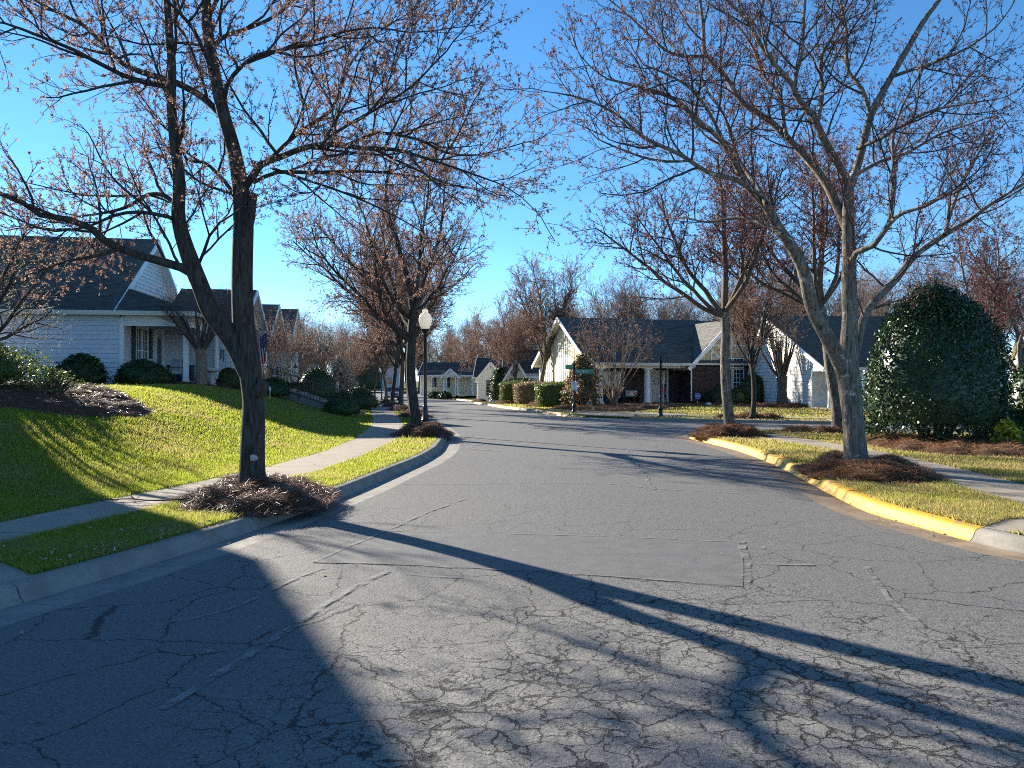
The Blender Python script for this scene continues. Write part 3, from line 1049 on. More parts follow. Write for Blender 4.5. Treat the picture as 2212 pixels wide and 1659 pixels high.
ring_row = [(at(891, 888, 0.35), 'nearest of the pine straw rings behind the lamp post'), (at(866, 877, 0.35), 'second pine straw ring behind the lamp post'),
            (at(847, 871, 0.35), 'third pine straw ring behind the lamp post'), (at(835, 865, 0.35), 'fourth pine straw ring behind the lamp post')]
for (x, y), lb in ring_row:
    bed(lb, ell(x + 0.1, y - 0.2, 0.75, 1.5, 0.2), 0.22, 900, width=0.016, nlen=0.28, mat='straw_dark')
ROW_R = [((1167, 870), 'pine straw mound spilling over the yellow kerb by the brick gable'), ((1090, 866), 'pine straw ring second along the yellow kerb from the sign post'), ((1039, 862), 'small pine straw ring at the far street corner lamp')]
for (p, lb) in ROW_R:
    x, y = at(*p, 0.35)
    bed(lb, ell(x, y - 0.2, 0.9, 1.6, 0.1), 0.22, 800, width=0.02, nlen=0.3, res=0.2)

# ------------------------------------------------------------------ grass blades
def build_grass(N=1500000):
    u = NR.uniform(1 / 62.0, 1 / 5.4, N)
    Y = 1 / u
    X = NR.uniform(-0.74, 0.74, N) * Y
    X = np.where((Y > 30) & (X > 24), 1e3, X)
    k = (X > -28) & (X < 45)
    X, Y = X[k], Y[k]
    gx, gy = np.arange(-30, 46, 0.16), np.arange(5, 63, 0.16)
    GX, GY = np.meshgrid(gx, gy)
    GD = road_d(GX.ravel(), GY.ravel()).reshape(GX.shape)
    fx, fy = (X + 30) / 0.16, (Y - 5) / 0.16
    ix, iy = np.clip(fx.astype(int), 0, len(gx) - 2), np.clip(fy.astype(int), 0, len(gy) - 2)
    fx, fy = fx - ix, fy - iy
    d = (GD[iy, ix] * (1 - fx) + GD[iy, ix + 1] * fx) * (1 - fy) + (GD[iy + 1, ix] * (1 - fx) + GD[iy + 1, ix + 1] * fx) * fy
    ok = (d > 0.64) & (np.abs(X) < 60)
    X, Y, d = X[ok], Y[ok], d[ok]
    bad = np.zeros(X.shape, bool)
    for b in BEDS:
        (bx0, by0), (bx1, by1) = b.min(0), b.max(0)
        k = np.nonzero((X > bx0) & (X < bx1) & (Y > by0) & (Y < by1))[0]
        bad[k] |= in_poly(X[k], Y[k], b)
    for poly in (DR_R, DR_L):
        bad |= in_poly(X, Y, poly)
    for q in ramp_q:
        bad |= in_poly(X, Y, q)
    l_, r_ = np.array(SLl), np.array(SLr)
    e = NR.uniform(-0.03, 0.03, len(X))
    bad |= (X > np.interp(Y, l_[:, 1], l_[:, 0]) + e) & (X < np.interp(Y, r_[:, 1], r_[:, 0]) - e) & (Y < 66)
    l_, r_ = np.array(SRl), np.array(SRr)
    bad |= (X > np.interp(Y, l_[:, 1], l_[:, 0]) + e) & (X < np.interp(Y, r_[:, 1], r_[:, 0]) - e) & (Y < 24) & (Y > 8.8)
    bad |= (X > 2) & (Y > 26) & (d > 1.72) & (d < 2.88) & (Y < 36)
    bad |= ~((X > -28))
    X, Y, d = X[~bad], Y[~bad], d[~bad]
    n = len(X)
    Z = land(X, Y, np.abs(d))
    clump = 0.75 + 0.5 * np.sin(X * 3.1 + 1.7 * np.sin(Y * 2.3)) * np.sin(Y * 2.7 + 1.3 * np.sin(X * 1.9))
    hgt = (0.030 + 0.034 * NR.random(n)) * (0.75 + 0.45 * clump)
    hgt = np.where(NR.random(n) < 0.03, hgt * 1.7, hgt)
    hgt *= np.clip(1.0 + (Y - 20) * 0.006, 1, 1.25)
    th = NR.uniform(0, 2 * np.pi, n)
    w = 0.0042 * np.maximum(1, Y / 7.5) * NR.uniform(0.7, 1.4, n)
    lean = NR.normal(0, 0.55, (n, 2)) * hgt[:, None]
    A = np.stack([X - np.cos(th) * w, Y - np.sin(th) * w, Z - 0.004], -1)
    B = np.stack([X + np.cos(th) * w, Y + np.sin(th) * w, Z - 0.004], -1)
    C = np.stack([X + lean[:, 0], Y + lean[:, 1], Z + hgt], -1)
    V = np.stack([A, B, C], 1).reshape(-1, 3)
    Ft = np.arange(3 * n).reshape(-1, 3)
    o = link_mesh('grass', np_mesh('grass', V, Ft, M['blade']))
    tag(o, 'short winter grass of the lawns and verges', kind='stuff')
    print('grass blades', n)


build_grass()
# ------------------------------------------------------------------ trees
def vadd(a, b, k=1.0):
    return (a[0] + b[0] * k, a[1] + b[1] * k, a[2] + b[2] * k)


def vnorm(a):
    l = math.sqrt(a[0] * a[0] + a[1] * a[1] + a[2] * a[2]) + 1e-9
    return (a[0] / l, a[1] / l, a[2] / l)


def vcross(a, b):
    return (a[1] * b[2] - a[2] * b[1], a[2] * b[0] - a[0] * b[2], a[0] * b[1] - a[1] * b[0])


class Wood:
    """a growing tree: branch centre lines collected per part, then turned into tubes"""

    def __init__(s, seed):
        s.r = random.Random(seed)
        s.br = {'trunk': [], 'limbs': [], 'twigs': []}
        s.buds = []

    def line(s, part, pts, rad):
        s.br[part].append((pts, rad))

    def grow(s, p, d, L, r, lvl, sp):
        q = sp[lvl]
        rg = s.r
        n = max(2, int(round(L / q['seg'])))
        st = L / n
        pts, ds = [p], [d]
        w, tr = q['wander'], q['trop']
        for i in range(n):
            d = vnorm((d[0] + rg.gauss(0, w), d[1] + rg.gauss(0, w), d[2] + rg.gauss(0, w) + tr))
            p = vadd(p, d, st)
            pts.append(p)
            ds.append(d)
        r1 = max(q['rmin'], r * q['taper'])
        rad = [r + (r1 - r) * i / n for i in range(n + 1)]
        s.line(q['part'], pts, rad)
        if q.get('bud'):
            m = q['bud'] * L
            m = int(m) + (rg.random() < m - int(m))
            for _ in range(m):
                t = rg.random() ** 0.8 * n
                i = min(n - 1, int(t))
                s.buds.append(vadd(pts[i], ds[i], (t - i) * st))
            s.buds.append(pts[-1])
        if lvl + 1 < len(sp):
            s.spawn(pts, rad, L, lvl, sp)

    def spawn(s, pts, rad, L, lvl, sp, t0=None, dens=None):
        q = sp[lvl]
        rg = s.r
        n = len(pts) - 1
        t0 = q['t0'] if t0 is None else t0
        m = (dens or q['dens']) * L * (1 - t0)
        m = int(m) + (rg.random() < m - int(m))
        az = rg.uniform(0, 6.28)
        c = sp[lvl + 1]
        for k in range(m):
            t = t0 + (1 - t0) * (k + rg.uniform(0.1, 0.9)) / max(1, m)
            f = min(t * n, n - 1e-3)
            i = int(f)
            a, b = pts[i], pts[i + 1]
            p = (a[0] + (b[0] - a[0]) * (f - i), a[1] + (b[1] - a[1]) * (f - i), a[2] + (b[2] - a[2]) * (f - i))
            d = vnorm((b[0] - a[0], b[1] - a[1], b[2] - a[2]))
            u = vnorm(vcross(d, (0.13, 0.2, 0.97) if abs(d[2]) < 0.93 else (1, 0.1, 0)))
            v = vcross(d, u)
            az += 2.4 + rg.gauss(0, 0.5)
            ang = c['ang'] + rg.gauss(0, 0.16)
            ca, sa = math.cos(ang), math.sin(ang)
            cd = (d[0] * ca + (u[0] * math.cos(az) + v[0] * math.sin(az)) * sa,
                  d[1] * ca + (u[1] * math.cos(az) + v[1] * math.sin(az)) * sa,
                  d[2] * ca + (u[2] * math.cos(az) + v[2] * math.sin(az)) * sa + c.get('lift', 0.12))
            cd = vnorm(cd)
            r = rad[i] + (rad[i + 1] - rad[i]) * (f - i)
            LL = c['len'] * (1.15 - 0.6 * t) * rg.uniform(0.65, 1.3)
            s.grow(p, cd, LL, max(c['rmin'], min(r * 0.72, c['r0'] * rg.uniform(0.8, 1.2))), lvl + 1, sp)


def tubes_np(lines, sides):
    """all tubes of a part in one go, grouped by point count"""
    groups = {}
    for pts, rad in lines:
        groups.setdefault(len(pts), []).append((pts, rad))
    VV, FF, base = [], [], 0
    ang = np.arange(sides) * 2 * np.pi / sides
    for n, items in groups.items():
        P = np.array([i[0] for i in items], dtype=np.float64)
        Rr = np.array([i[1] for i in items], dtype=np.float64)
        B = len(items)
        T = np.empty_like(P)
        T[:, 1:-1] = P[:, 2:] - P[:, :-2]
        T[:, 0] = P[:, 1] - P[:, 0]
        T[:, -1] = P[:, -1] - P[:, -2]
        T /= np.linalg.norm(T, axis=2)[..., None] + 1e-9
        mean = P[:, -1] - P[:, 0]
        mean /= np.linalg.norm(mean, axis=1)[:, None] + 1e-9
        ref = np.where(np.abs(mean[:, 2:3]) < 0.8, np.array([[0.07, 0.11, 1.0]]), np.array([[1.0, 0.13, 0.05]]))[:, None, :]
        X = np.cross(T, np.broadcast_to(ref, T.shape))
        X /= np.linalg.norm(X, axis=2)[..., None] + 1e-9
        Yv = np.cross(T, X)
        ring = P[:, :, None, :] + Rr[:, :, None, None] * (X[:, :, None, :] * np.cos(ang)[None, None, :, None] + Yv[:, :, None, :] * np.sin(ang)[None, None, :, None])
        VV.append(ring.reshape(-1, 3))
        i0 = np.arange(n - 1)[:, None] * sides
        k = np.arange(sides)[None, :]
        k2 = (k + 1) % sides
        f = np.stack([i0 + k, i0 + k2, i0 + sides + k2, i0 + sides + k], -1).reshape(-1, 4)
        f = f[None] + (np.arange(B) * n * sides)[:, None, None] + base
        FF.append(f.reshape(-1, 4))
        base += B * n * sides
    return np.concatenate(VV), np.concatenate(FF)


def bud_mesh(P, size, tris, spread, seed):
    rg = np.random.default_rng(seed)
    n = len(P)
    P = np.repeat(np.array(P), tris, 0) + rg.normal(0, spread, (n * tris, 3))
    m = len(P)
    s = size * rg.uniform(0.6, 1.4, (m, 1))
    a = rg.normal(0, 1, (m, 3))
    a /= np.linalg.norm(a, axis=1)[:, None]
    b = rg.normal(0, 1, (m, 3))
    b -= a * (a * b).sum(1)[:, None]
    b /= np.linalg.norm(b, axis=1)[:, None]
    V = np.stack([P - a * s, P + a * s * 0.7 + b * s * 0.55, P + a * s * 0.7 - b * s * 0.55], 1).reshape(-1, 3)
    return V, np.arange(3 * m).reshape(-1, 3)


def finish_tree(w, root, mats, bud=None, sides=(14, 7, 3), twig_stuff=True):
    """mats: trunk, limb, twig, bud materials; bud: (size, tris, spread)"""
    o = Vector(root.location)
    for part, mt, sd in (('trunk', mats[0], sides[0]), ('limbs', mats[1], sides[1]), ('twigs', mats[2], sides[2])):
        if not w.br[part]:
            continue
        V, Fq = tubes_np(w.br[part], sd)
        ob = link_mesh(part, np_mesh(part, V, Fq, M[mt]), root, smooth=True)
    if bud and w.buds:
        V, Ft = bud_mesh(w.buds, *bud, seed=len(w.buds))
        link_mesh('blossom', np_mesh('blossom', V, Ft, M[mats[3]]), root)
    return root


def smooth_line(pts, rad, step):
    P = catmull([tuple(p) for p in pts], step)
    src = np.array([tuple(p) for p in pts])
    # radius by nearest arc fraction
    s0 = np.concatenate([[0], np.cumsum(np.linalg.norm(np.diff(src, axis=0), axis=1))])
    s1 = np.concatenate([[0], np.cumsum(np.linalg.norm(np.diff(P, axis=0), axis=1))])
    r = np.interp(s1 / s1[-1], s0 / s0[-1], rad)
    return [tuple(p) for p in P], list(r), s1[-1]


NEAR = [dict(seg=0.3, wander=0.10, trop=0.05, taper=0.3, rmin=0.008, part='limbs', t0=0.12, dens=2.6),
        dict(seg=0.17, wander=0.13, trop=0.045, taper=0.32, rmin=0.0042, part='limbs', t0=0.12, dens=7.0, len=1.30, r0=0.022, ang=0.9, lift=0.18),
        dict(seg=0.11, wander=0.15, trop=0.05, taper=0.45, rmin=0.0028, part='twigs', t0=0.1, dens=9.5, len=0.62, r0=0.0074, ang=0.8, lift=0.12, bud=4.0),
        dict(seg=0.09, wander=0.16, trop=0.07, taper=0.6, rmin=0.0022, part='twigs', t0=0.3, dens=0, len=0.24, r0=0.0038, ang=0.75, lift=0.15, bud=11.0)]


def traced_tree(root_loc, D, trunk, limbs, seed, sp, name, label, mats, bud, group, off_seed=1, extra=None, knob=None):
    """main limbs follow what the photograph shows of them, each bending nearer or farther on its own"""
    w = Wood(seed)
    root = thing(name, label, 'tree', root_loc, 0, group)
    o = Vector(root_loc)
    rg = random.Random(off_seed)

    def conv(line, d0, d1):
        n = len(line)
        out, rad = [], []
        for i, (x, y, wd) in enumerate(line):
            Y = D + d0 + (d1 - d0) * i / (n - 1)
            out.append(tuple(W(x, y, Y) - o))
            rad.append(wd / 2 / F * Y)
        return out, rad

    for line, part, d0, d1, dens in [(trunk, 'trunk', 0, 0, 0)] + limbs:
        pts, rad = conv(line, d0, d1)
        if part == 'trunk' and line is trunk:
            pts[0] = (pts[0][0], pts[0][1], 0.0)
        P, r, L = smooth_line(pts, rad, 0.10 if part == 'trunk' else 0.16)
        if line is trunk:
            r = [x * (1 + 0.4 * math.exp(-max(0, p[2] - 0.06) / 0.13)) for x, p in zip(r, P)]
        w.line(part, P, r)
        if dens > 0:
            w.spawn(P, r, L, 0, sp, 0.1 if part == 'limbs' else 0.35, dens * 1.5)
            if r[-1] < 0.05:
                d = vnorm(tuple(np.array(P[-1]) - np.array(P[-2])))
                w.grow(P[-1], d, 1.0, r[-1], 1, sp)
    if extra:
        extra(w)
    return finish_tree(w, root, mats, bud)


GM = 'street maples'
t1_trunk = [(545, 1075, 54), (545, 1000, 52), (547, 920, 49), (548, 870, 46), (543, 820, 47), (534, 760, 47), (527, 710, 47), (524, 660, 45), (523, 600, 44), (524, 540, 44), (526, 480, 42), (523, 430, 40), (519, 400, 34), (505, 323, 29), (484, 250, 27), (463, 156, 25), (449, 68, 23), (445, 0, 20), (440, -90, 15), (450, -180, 10)]
t1_limbs = [
    ([(537, 815, 36), (512, 755, 40), (486, 712, 42), (455, 672, 39), (432, 615, 36), (412, 565, 36), (391, 500, 31), (385, 460, 28), (387, 390, 25), (376, 292, 22), (370, 229, 20), (371, 146, 18), (364, 52, 16), (358, -30, 12), (345, -120, 8)], 'trunk', 0, -0.6, 1.6),
    ([(444, 640, 20), (430, 600, 20), (391, 578, 20), (312, 555, 18), (260, 538, 17), (226, 520, 16), (195, 492, 15), (146, 474, 14), (86, 464, 12), (40, 432, 11), (-10, 415, 9), (-90, 405, 6)], 'limbs', 0, -1.6, 2.2),
    ([(380, 445, 10), (359, 424, 10), (323, 419, 9), (276, 446, 8), (224, 460, 6), (150, 470, 4)], 'limbs', -0.2, 0.9, 2.5),
    ([(386, 480, 9), (365, 469, 9), (300, 458, 8), (245, 466, 7), (190, 490, 5), (120, 500, 4)], 'limbs', -0.2, -1.3, 2.5),
    ([(490, 262, 16), (464, 234, 16), (427, 203, 15), (375, 177, 14), (312, 158, 13), (266, 138, 11), (224, 97, 10), (180, 55, 8), (110, 20, 6), (40, -20, 4)], 'limbs', 0, 1.6, 2.2),
    ([(372, 190, 11), (320, 180, 11), (260, 160, 10), (205, 132, 9), (160, 108, 8), (90, 80, 7), (10, 50, 5), (-60, 40, 3)], 'limbs', -0.4, -1.8, 2.4),
    ([(468, 170, 9), (440, 110, 9), (417, 62, 8), (390, 30, 7), (340, -20, 5)], 'limbs', 0, -1.4, 2.2),
    ([(525, 410, 17), (540, 388, 17), (562, 357, 16), (609, 338, 14), (661, 318, 13), (719, 312, 12), (781, 320, 10), (854, 323, 8), (930, 345, 6), (1010, 372, 5), (1075, 395, 3)], 'limbs', 0, -1.5, 2.2),
    ([(560, 362, 9), (585, 342, 9), (610, 318, 9), (646, 286, 9), (713, 240, 8), (735, 190, 7), (752, 146, 6), (790, 95, 4), (830, 60, 3)], 'limbs', 0, 1.2, 2.5),
    ([(690, 314, 7), (712, 296, 7), (755, 268, 7), (833, 224, 6), (890, 186, 5), (935, 140, 4), (965, 110, 3)], 'limbs', -0.6, -2.0, 2.6),
    ([(745, 314, 7), (785, 298, 7), (815, 286, 7), (906, 302, 6), (963, 330, 5), (1030, 335, 4), (1090, 320, 3)], 'limbs', -0.8, 0.2, 2.6),
    ([(548, 394, 9), (599, 372, 9), (677, 373, 8), (740, 370, 7), (833, 373, 5), (920, 385, 4), (1000, 405, 3)], 'limbs', 0, 1.6, 2.6),
    ([(590, 364, 7), (651, 385, 6), (729, 411, 5), (800, 440, 4), (860, 470, 3)], 'limbs', 0, -1.0, 2.4),
    ([(485, 215, 10), (490, 185, 10), (504, 162, 9), (542, 127, 9), (589, 112, 8), (651, 99, 7), (730, 72, 5), (810, 60, 4), (880, 70, 3)], 'limbs', 0, -1.2, 2.5),
    ([(458, 118, 10), (466, 96, 10), (490, 76, 9), (547, 57, 8), (599, 31, 7), (640, -5, 6), (700, -40, 4)], 'limbs', 0, 1.5, 2.3),
    ([(516, 460, 9), (500, 412, 9), (470, 375, 8), (440, 350, 7), (405, 346, 6), (380, 300, 5), (350, 270, 4)], 'limbs', 0, 0.9, 2.2),
    ([(450, 40, 9), (480, -20, 8), (540, -70, 7), (620, -110, 5)], 'limbs', 0, -0.5, 2.2),
    ([(420, 590, 7), (440, 545, 7), (452, 510, 6), (475, 480, 5), (500, 465, 4)], 'limbs', 0, -0.6, 2.0),
    ([(445, 10, 9), (410, -50, 8), (350, -100, 7), (280, -130, 5)], 'limbs', 0, 0.8, 2.2)]


def t1_extra(w):
    # the sawn-off stub beside the fork, the burl on the trunk
    a = W(527, 520, 10.45) - Vector((*T1P, 0.12))
    b = W(541, 470, 10.4) - Vector((*T1P, 0.12))
    c = W(548, 418, 10.4) - Vector((*T1P, 0.12))
    w.line('trunk', [tuple(a), tuple(b), tuple(c), tuple(c + Vector((0, 0, 0.012)))], [0.085, 0.062, 0.05, 0.004])
    k = W(566, 838, 10.4) - Vector((*T1P, 0.12))
    w.line('trunk', [tuple(k + Vector((-0.1, 0, -0.12))), tuple(k + Vector((-0.03, 0, -0.03))), tuple(k + Vector((0.02, -0.02, 0.05))), tuple(k + Vector((-0.05, 0, 0.14)))], [0.05, 0.10, 0.085, 0.02])


tree1 = traced_tree((*T1P, 0.12), 10.5, t1_trunk, t1_limbs, 3, NEAR, 'maple_tree', 'large forked maple with dark bark and coral blossom on the lawn verge', ('bark_dark', 'bark_dark', 'twig_dark', 'bud_orange'), (0.0155, 6, 0.013), GM, extra=t1_extra)
lich = MB()
lc = W(545, 990, 10.28) - Vector((*T1P, 0.12))
lich.tube([lc + Vector((0.0, 0.05, 0)), lc + Vector((0, 0.008, 0)), lc], [0.052, 0.04, 0.012], 7)
lich.v = [(x + R.uniform(-.012, .012), y, z + R.uniform(-.014, .014)) for x, y, z in lich.v]
lich.build('lichen_patch', M['stone'], tree1, smooth=True)

tr_trunk = [(1850, 1010, 48), (1847, 960, 46), (1842, 900, 43), (1836, 840, 46), (1832, 790, 44), (1833, 740, 36), (1836, 690, 33), (1834, 620, 31), (1834, 556, 29), (1832, 480, 25), (1832, 430, 23), (1834, 404, 22), (1847, 374, 17), (1862, 323, 16), (1880, 253, 15), (1908, 197, 14), (1933, 152, 13), (1963, 101, 12), (1999, 40, 11), (2029, 0, 9), (2070, -60, 6)]
tr_limbs = [
    ([(1880, 245, 9), (1862, 192, 9), (1834, 157, 8), (1828, 110, 8), (1827, 60, 7), (1815, 0, 6), (1800, -60, 4)], 'limbs', 0, 1.2, 2.2),
    ([(1926, 166, 8), (1978, 148, 7), (2029, 131, 6), (2095, 101, 5), (2150, 60, 3)], 'limbs', 0, -1.2, 2.0),
    ([(1834, 400, 18), (1822, 376, 18), (1797, 333, 17), (1771, 283, 16), (1756, 248, 15), (1726, 217, 13), (1711, 182, 12), (1675, 141, 11), (1640, 91, 9), (1618, 50, 8), (1579, 8, 6), (1530, -30, 4)], 'limbs', 0, -1.0, 2.2),
    ([(1764, 268, 10), (1772, 230, 10), (1776, 192, 9), (1774, 126, 8), (1800, 76, 6), (1830, 20, 5)], 'limbs', -0.2, 1.0, 2.2),
    ([(1714, 190, 9), (1718, 165, 9), (1731, 116, 8), (1736, 40, 7), (1742, -40, 5)], 'limbs', -0.5, 0.6, 2.2),
    ([(1832, 500, 20), (1818, 468, 20), (1788, 402, 18), (1756, 357, 17), (1711, 308, 15), (1665, 263, 14), (1605, 222, 12), (1579, 184, 11), (1558, 154, 10), (1524, 118, 9), (1519, 61, 8), (1512, 0, 6), (1500, -60, 4)], 'limbs', 0, 1.2, 2.3),
    ([(1524, 121, 7), (1473, 121, 7), (1438, 109, 6), (1408, 81, 5), (1365, 40, 4), (1330, 10, 3)], 'limbs', 0.9, 0.2, 2.6),
    ([(1701, 300, 9), (1692, 260, 9), (1690, 227, 8), (1678, 195, 8), (1645, 157, 7), (1628, 105, 6), (1590, 50, 4)], 'limbs', 0.2, 1.8, 2.3),
    ([(1828, 815, 34), (1808, 768, 34), (1781, 717, 31), (1757, 671, 29), (1746, 631, 28), (1736, 585, 26), (1711, 535, 24), (1680, 490, 22), (1656, 445, 20), (1622, 409, 17), (1600, 374, 15), (1579, 333, 14), (1549, 293, 12), (1509, 263, 11), (1468, 222, 10), (1428, 202, 8), (1370, 185, 6), (1310, 170, 4)], 'trunk', 0, -1.6, 2.2),
    ([(1618, 404, 11), (1590, 388, 11), (1529, 372, 10), (1468, 333, 9), (1392, 298, 8), (1347, 258, 6), (1296, 227, 5), (1236, 207, 4), (1175, 197, 2)], 'limbs', -1.2, -2.2, 2.6),
    ([(1490, 347, 6), (1440, 349, 6), (1390, 340, 5), (1330, 318, 4), (1290, 300, 3)], 'limbs', -1.6, -0.8, 2.6),
    ([(1655, 440, 11), (1640, 410, 11), (1622, 382, 10), (1598, 350, 9), (1580, 300, 7), (1560, 240, 5), (1530, 200, 4)], 'limbs', -1.0, 0.4, 2.3),
    ([(1560, 300, 8), (1530, 240, 7), (1490, 190, 6), (1440, 160, 5), (1390, 140, 3)], 'limbs', -1.5, -2.6, 2.5),
    ([(1836, 575, 14), (1850, 545, 13), (1888, 530, 12), (1918, 487, 11), (1950, 460, 9), (2000, 445, 7), (2060, 410, 5)], 'limbs', 0, -1.6, 2.3),
    ([(1920, 480, 9), (1926, 440, 9), (1933, 384, 8), (1928, 303, 7), (1945, 240, 5), (1970, 190, 4)], 'limbs', -0.7, 0.6, 2.3),
    ([(1846, 770, 20), (1858, 715, 19), (1873, 671, 18), (1906, 634, 17), (1938, 600, 16), (1960, 570, 15), (1984, 546, 14), (2044, 505, 12), (2095, 475, 10), (2135, 445, 8), (2190, 410, 6), (2250, 370, 4)], 'limbs', 0, 1.4, 2.2),
    ([(2040, 508, 8), (2060, 440, 7), (2090, 370, 6), (2120, 320, 4), (2140, 280, 3)], 'limbs', 0.8, 1.8, 2.5),
    ([(1852, 320, 9), (1900, 300, 8), (1950, 270, 7), (2010, 240, 6), (2080, 225, 4), (2150, 215, 3)], 'limbs', 0, -2.0, 2.4),
    ([(1845, 380, 8), (1900, 350, 8), (1960, 330, 7), (2030, 290, 5), (2090, 270, 4)], 'limbs', 0, 2.0, 2.3),
    ([(1690, 505, 9), (1640, 480, 8), (1590, 470, 7), (1530, 480, 5), (1480, 470, 4)], 'limbs', -1.0, 0.3, 2.0)]
NEAR2 = [dict(q) for q in NEAR]
NEAR2[1].update(dens=7.0, len=1.4, part='twigs')
NEAR[1].update(part='twigs')
NEAR2[2].update(dens=9.5, len=0.66, bud=2.0)
NEAR2[3].update(bud=5.0)
traced_tree((*TRP, 0.12), 13.45, tr_trunk, tr_limbs, 8, NEAR2, 'maple_tree', 'tall bare maple with pale grey spreading stems by the yellow kerb', ('bark_grey', 'bark_grey', 'twig_dark', 'bud_purple'), (0.016, 5, 0.012), GM)

# the smaller street maples: trunk, ascending limbs, then branches as above
MID = [dict(seg=0.32, wander=0.10, trop=0.07, taper=0.25, rmin=0.010, part='limbs', t0=0.2, dens=3.6),
       dict(seg=0.22, wander=0.14, trop=0.05, taper=0.35, rmin=0.006, part='limbs', t0=0.12, dens=6.0, len=1.6, r0=0.022, ang=0.8, lift=0.15),
       dict(seg=0.16, wander=0.16, trop=0.05, taper=0.5, rmin=0.0045, part='twigs', t0=0.1, dens=7.5, len=0.72, r0=0.009, ang=0.8, lift=0.12, bud=3.0),
       dict(seg=0.13, wander=0.16, trop=0.07, taper=0.6, rmin=0.0035, part='twigs', t0=0.3, dens=0, len=0.28, r0=0.0052, ang=0.75, lift=0.15, bud=7.0)]


def street_tree(w, H, fork, r, nl, sp, spread=0.55, lean=(0.0, 0.0), leader=True, bias=(0.0, 0.0), maxback=0.28):
    rg = w.r
    pts, p = [], (0.0, 0.0, 0.0)
    d = (lean[0], lean[1], 1.0)
    n = max(4, int(fork / 0.15))
    for i in range(n + 1):
        pts.append(p)
        d = vnorm((d[0] + rg.gauss(0, 0.03), d[1] + rg.gauss(0, 0.03), 1.0))
        p = vadd(p, d, fork / n)
    rad = [r * (1.0 - 0.22 * i / n) * (1 + 0.5 * math.exp(-i * fork / n / 0.14)) for i in range(n + 1)]
    w.line('trunk', pts, rad)
    top = pts[-1]
    az = rg.uniform(0, 6.28)
    for k in range(nl):
        az += 2.4 + rg.gauss(0, 0.3)
        tilt = spread * rg.uniform(0.7, 1.25) if (k or not leader) else 0.08
        d = (math.sin(tilt) * math.cos(az), math.sin(tilt) * math.sin(az), math.cos(tilt))
        d = vnorm((d[0] + bias[0], d[1] + bias[1], d[2]))
        back = rg.uniform(0, maxback) if k and not (bias[0] < 0 and d[0] > -0.1) else 0
        i = int((1 - back) * n)
        L = (H - fork) * rg.uniform(0.78, 1.0) * (1.0 if tilt < 0.7 else 0.85)
        w.grow(pts[i], d, L, r * (0.62 if k == 0 else rg.uniform(0.36, 0.52)), 0, sp)


def make_tree(seed, H, fork, r, nl, sp, name, label, mats, bud, loc, group=GM, spread=0.55, lean=(0, 0), sides=(12, 6, 3), leader=True, bias=(0.0, 0.0), maxback=0.28):
    w = Wood(seed)
    root = thing(name, label, 'tree', loc, 0, group)
    street_tree(w, H, fork, r, nl, sp, spread, lean, leader, bias, maxback)
    return finish_tree(w, root, mats, bud, sides)


make_tree(21, 9.6, 3.7, 0.16, 10, MID, 'maple_tree', 'dark trunked maple just in front of the globe street lamp', ('bark_dark', 'bark_dark', 'twig_dark', 'bud_rust'), (0.022, 5, 0.02), (*T2P, 0.12), spread=1.0, lean=(-0.17, 0), bias=(-0.40, 0.05))
r2 = make_tree(35, 9.0, 3.6, 0.155, 8, MID, 'maple_tree', 'slim maple with crooked trunk and crimson buds at the yellow kerb tip', ('bark_grey', 'bark_brown', 'twig_dark', 'bud_purple'), (0.022, 5, 0.02), (*R2P, 0.12), spread=0.9, lean=(-0.01, 0), bias=(-0.12, 0), maxback=0.03)

# coarser kinds for trees farther off; copies share their meshes
FAR = [dict(seg=0.5, wander=0.11, trop=0.07, taper=0.22, rmin=0.014, part='limbs', t0=0.18, dens=3.2),
       dict(seg=0.36, wander=0.15, trop=0.06, taper=0.4, rmin=0.010, part='limbs', t0=0.12, dens=5.2, len=1.8, r0=0.026, ang=0.75, lift=0.16),
       dict(seg=0.28, wander=0.16, trop=0.06, taper=0.6, rmin=0.007, part='twigs', t0=0.15, dens=5.0, len=0.85, r0=0.011, ang=0.75, lift=0.14, bud=2.6),
       dict(seg=0.2, wander=0.15, trop=0.08, taper=0.7, rmin=0.006, part='twigs', t0=0.3, dens=0, len=0.42, r0=0.0075, ang=0.7, lift=0.15, bud=5.0)]
FAR2 = [dict(q) for q in FAR]
FAR2[0].update(dens=2.4)
FAR2[1].update(len=2.6, r0=0.034)
FAR2[2].update(len=1.3, dens=3.4, bud=0.3)
FAR2[3].update(len=0.7, bud=0.5)


def at3(px, py, h=0.12, dz=0.0):
    x, y = at(px, py, h)
    return (x, y, float(zr(y)) + 0.12 + dz)


def on(px, Y):
    x = (px - CX) / F * Y
    return (x, Y, L1(x, Y))


k1 = make_tree(41, 9.5, 3.2, 0.15, 8, FAR, 'maple_tree', 'bare rust budded maple, closest of those behind the lamp post row', ('bark_dark', 'bark_dark', 'twig_brown', 'bud_rust'), (0.030, 5, 0.03), at3(891, 886, 0.3), spread=0.7, lean=(-0.12, 0))
k2 = make_tree(52, 11.0, 3.5, 0.17, 9, FAR, 'maple_tree', 'rust blossomed maple on the mound by the brick gable end', ('bark_brown', 'bark_brown', 'twig_brown', 'bud_rust'), (0.030, 5, 0.03), at3(1167, 868, 0.3), spread=0.55)
k3 = make_tree(63, 9.8, 3.2, 0.15, 8, FAR, 'maple_tree', 'orange blossomed maple second along the yellow kerb from the sign post', ('bark_brown', 'bark_brown', 'twig_brown', 'bud_orange'), (0.030, 5, 0.03), at3(1090, 864, 0.3), spread=0.6)


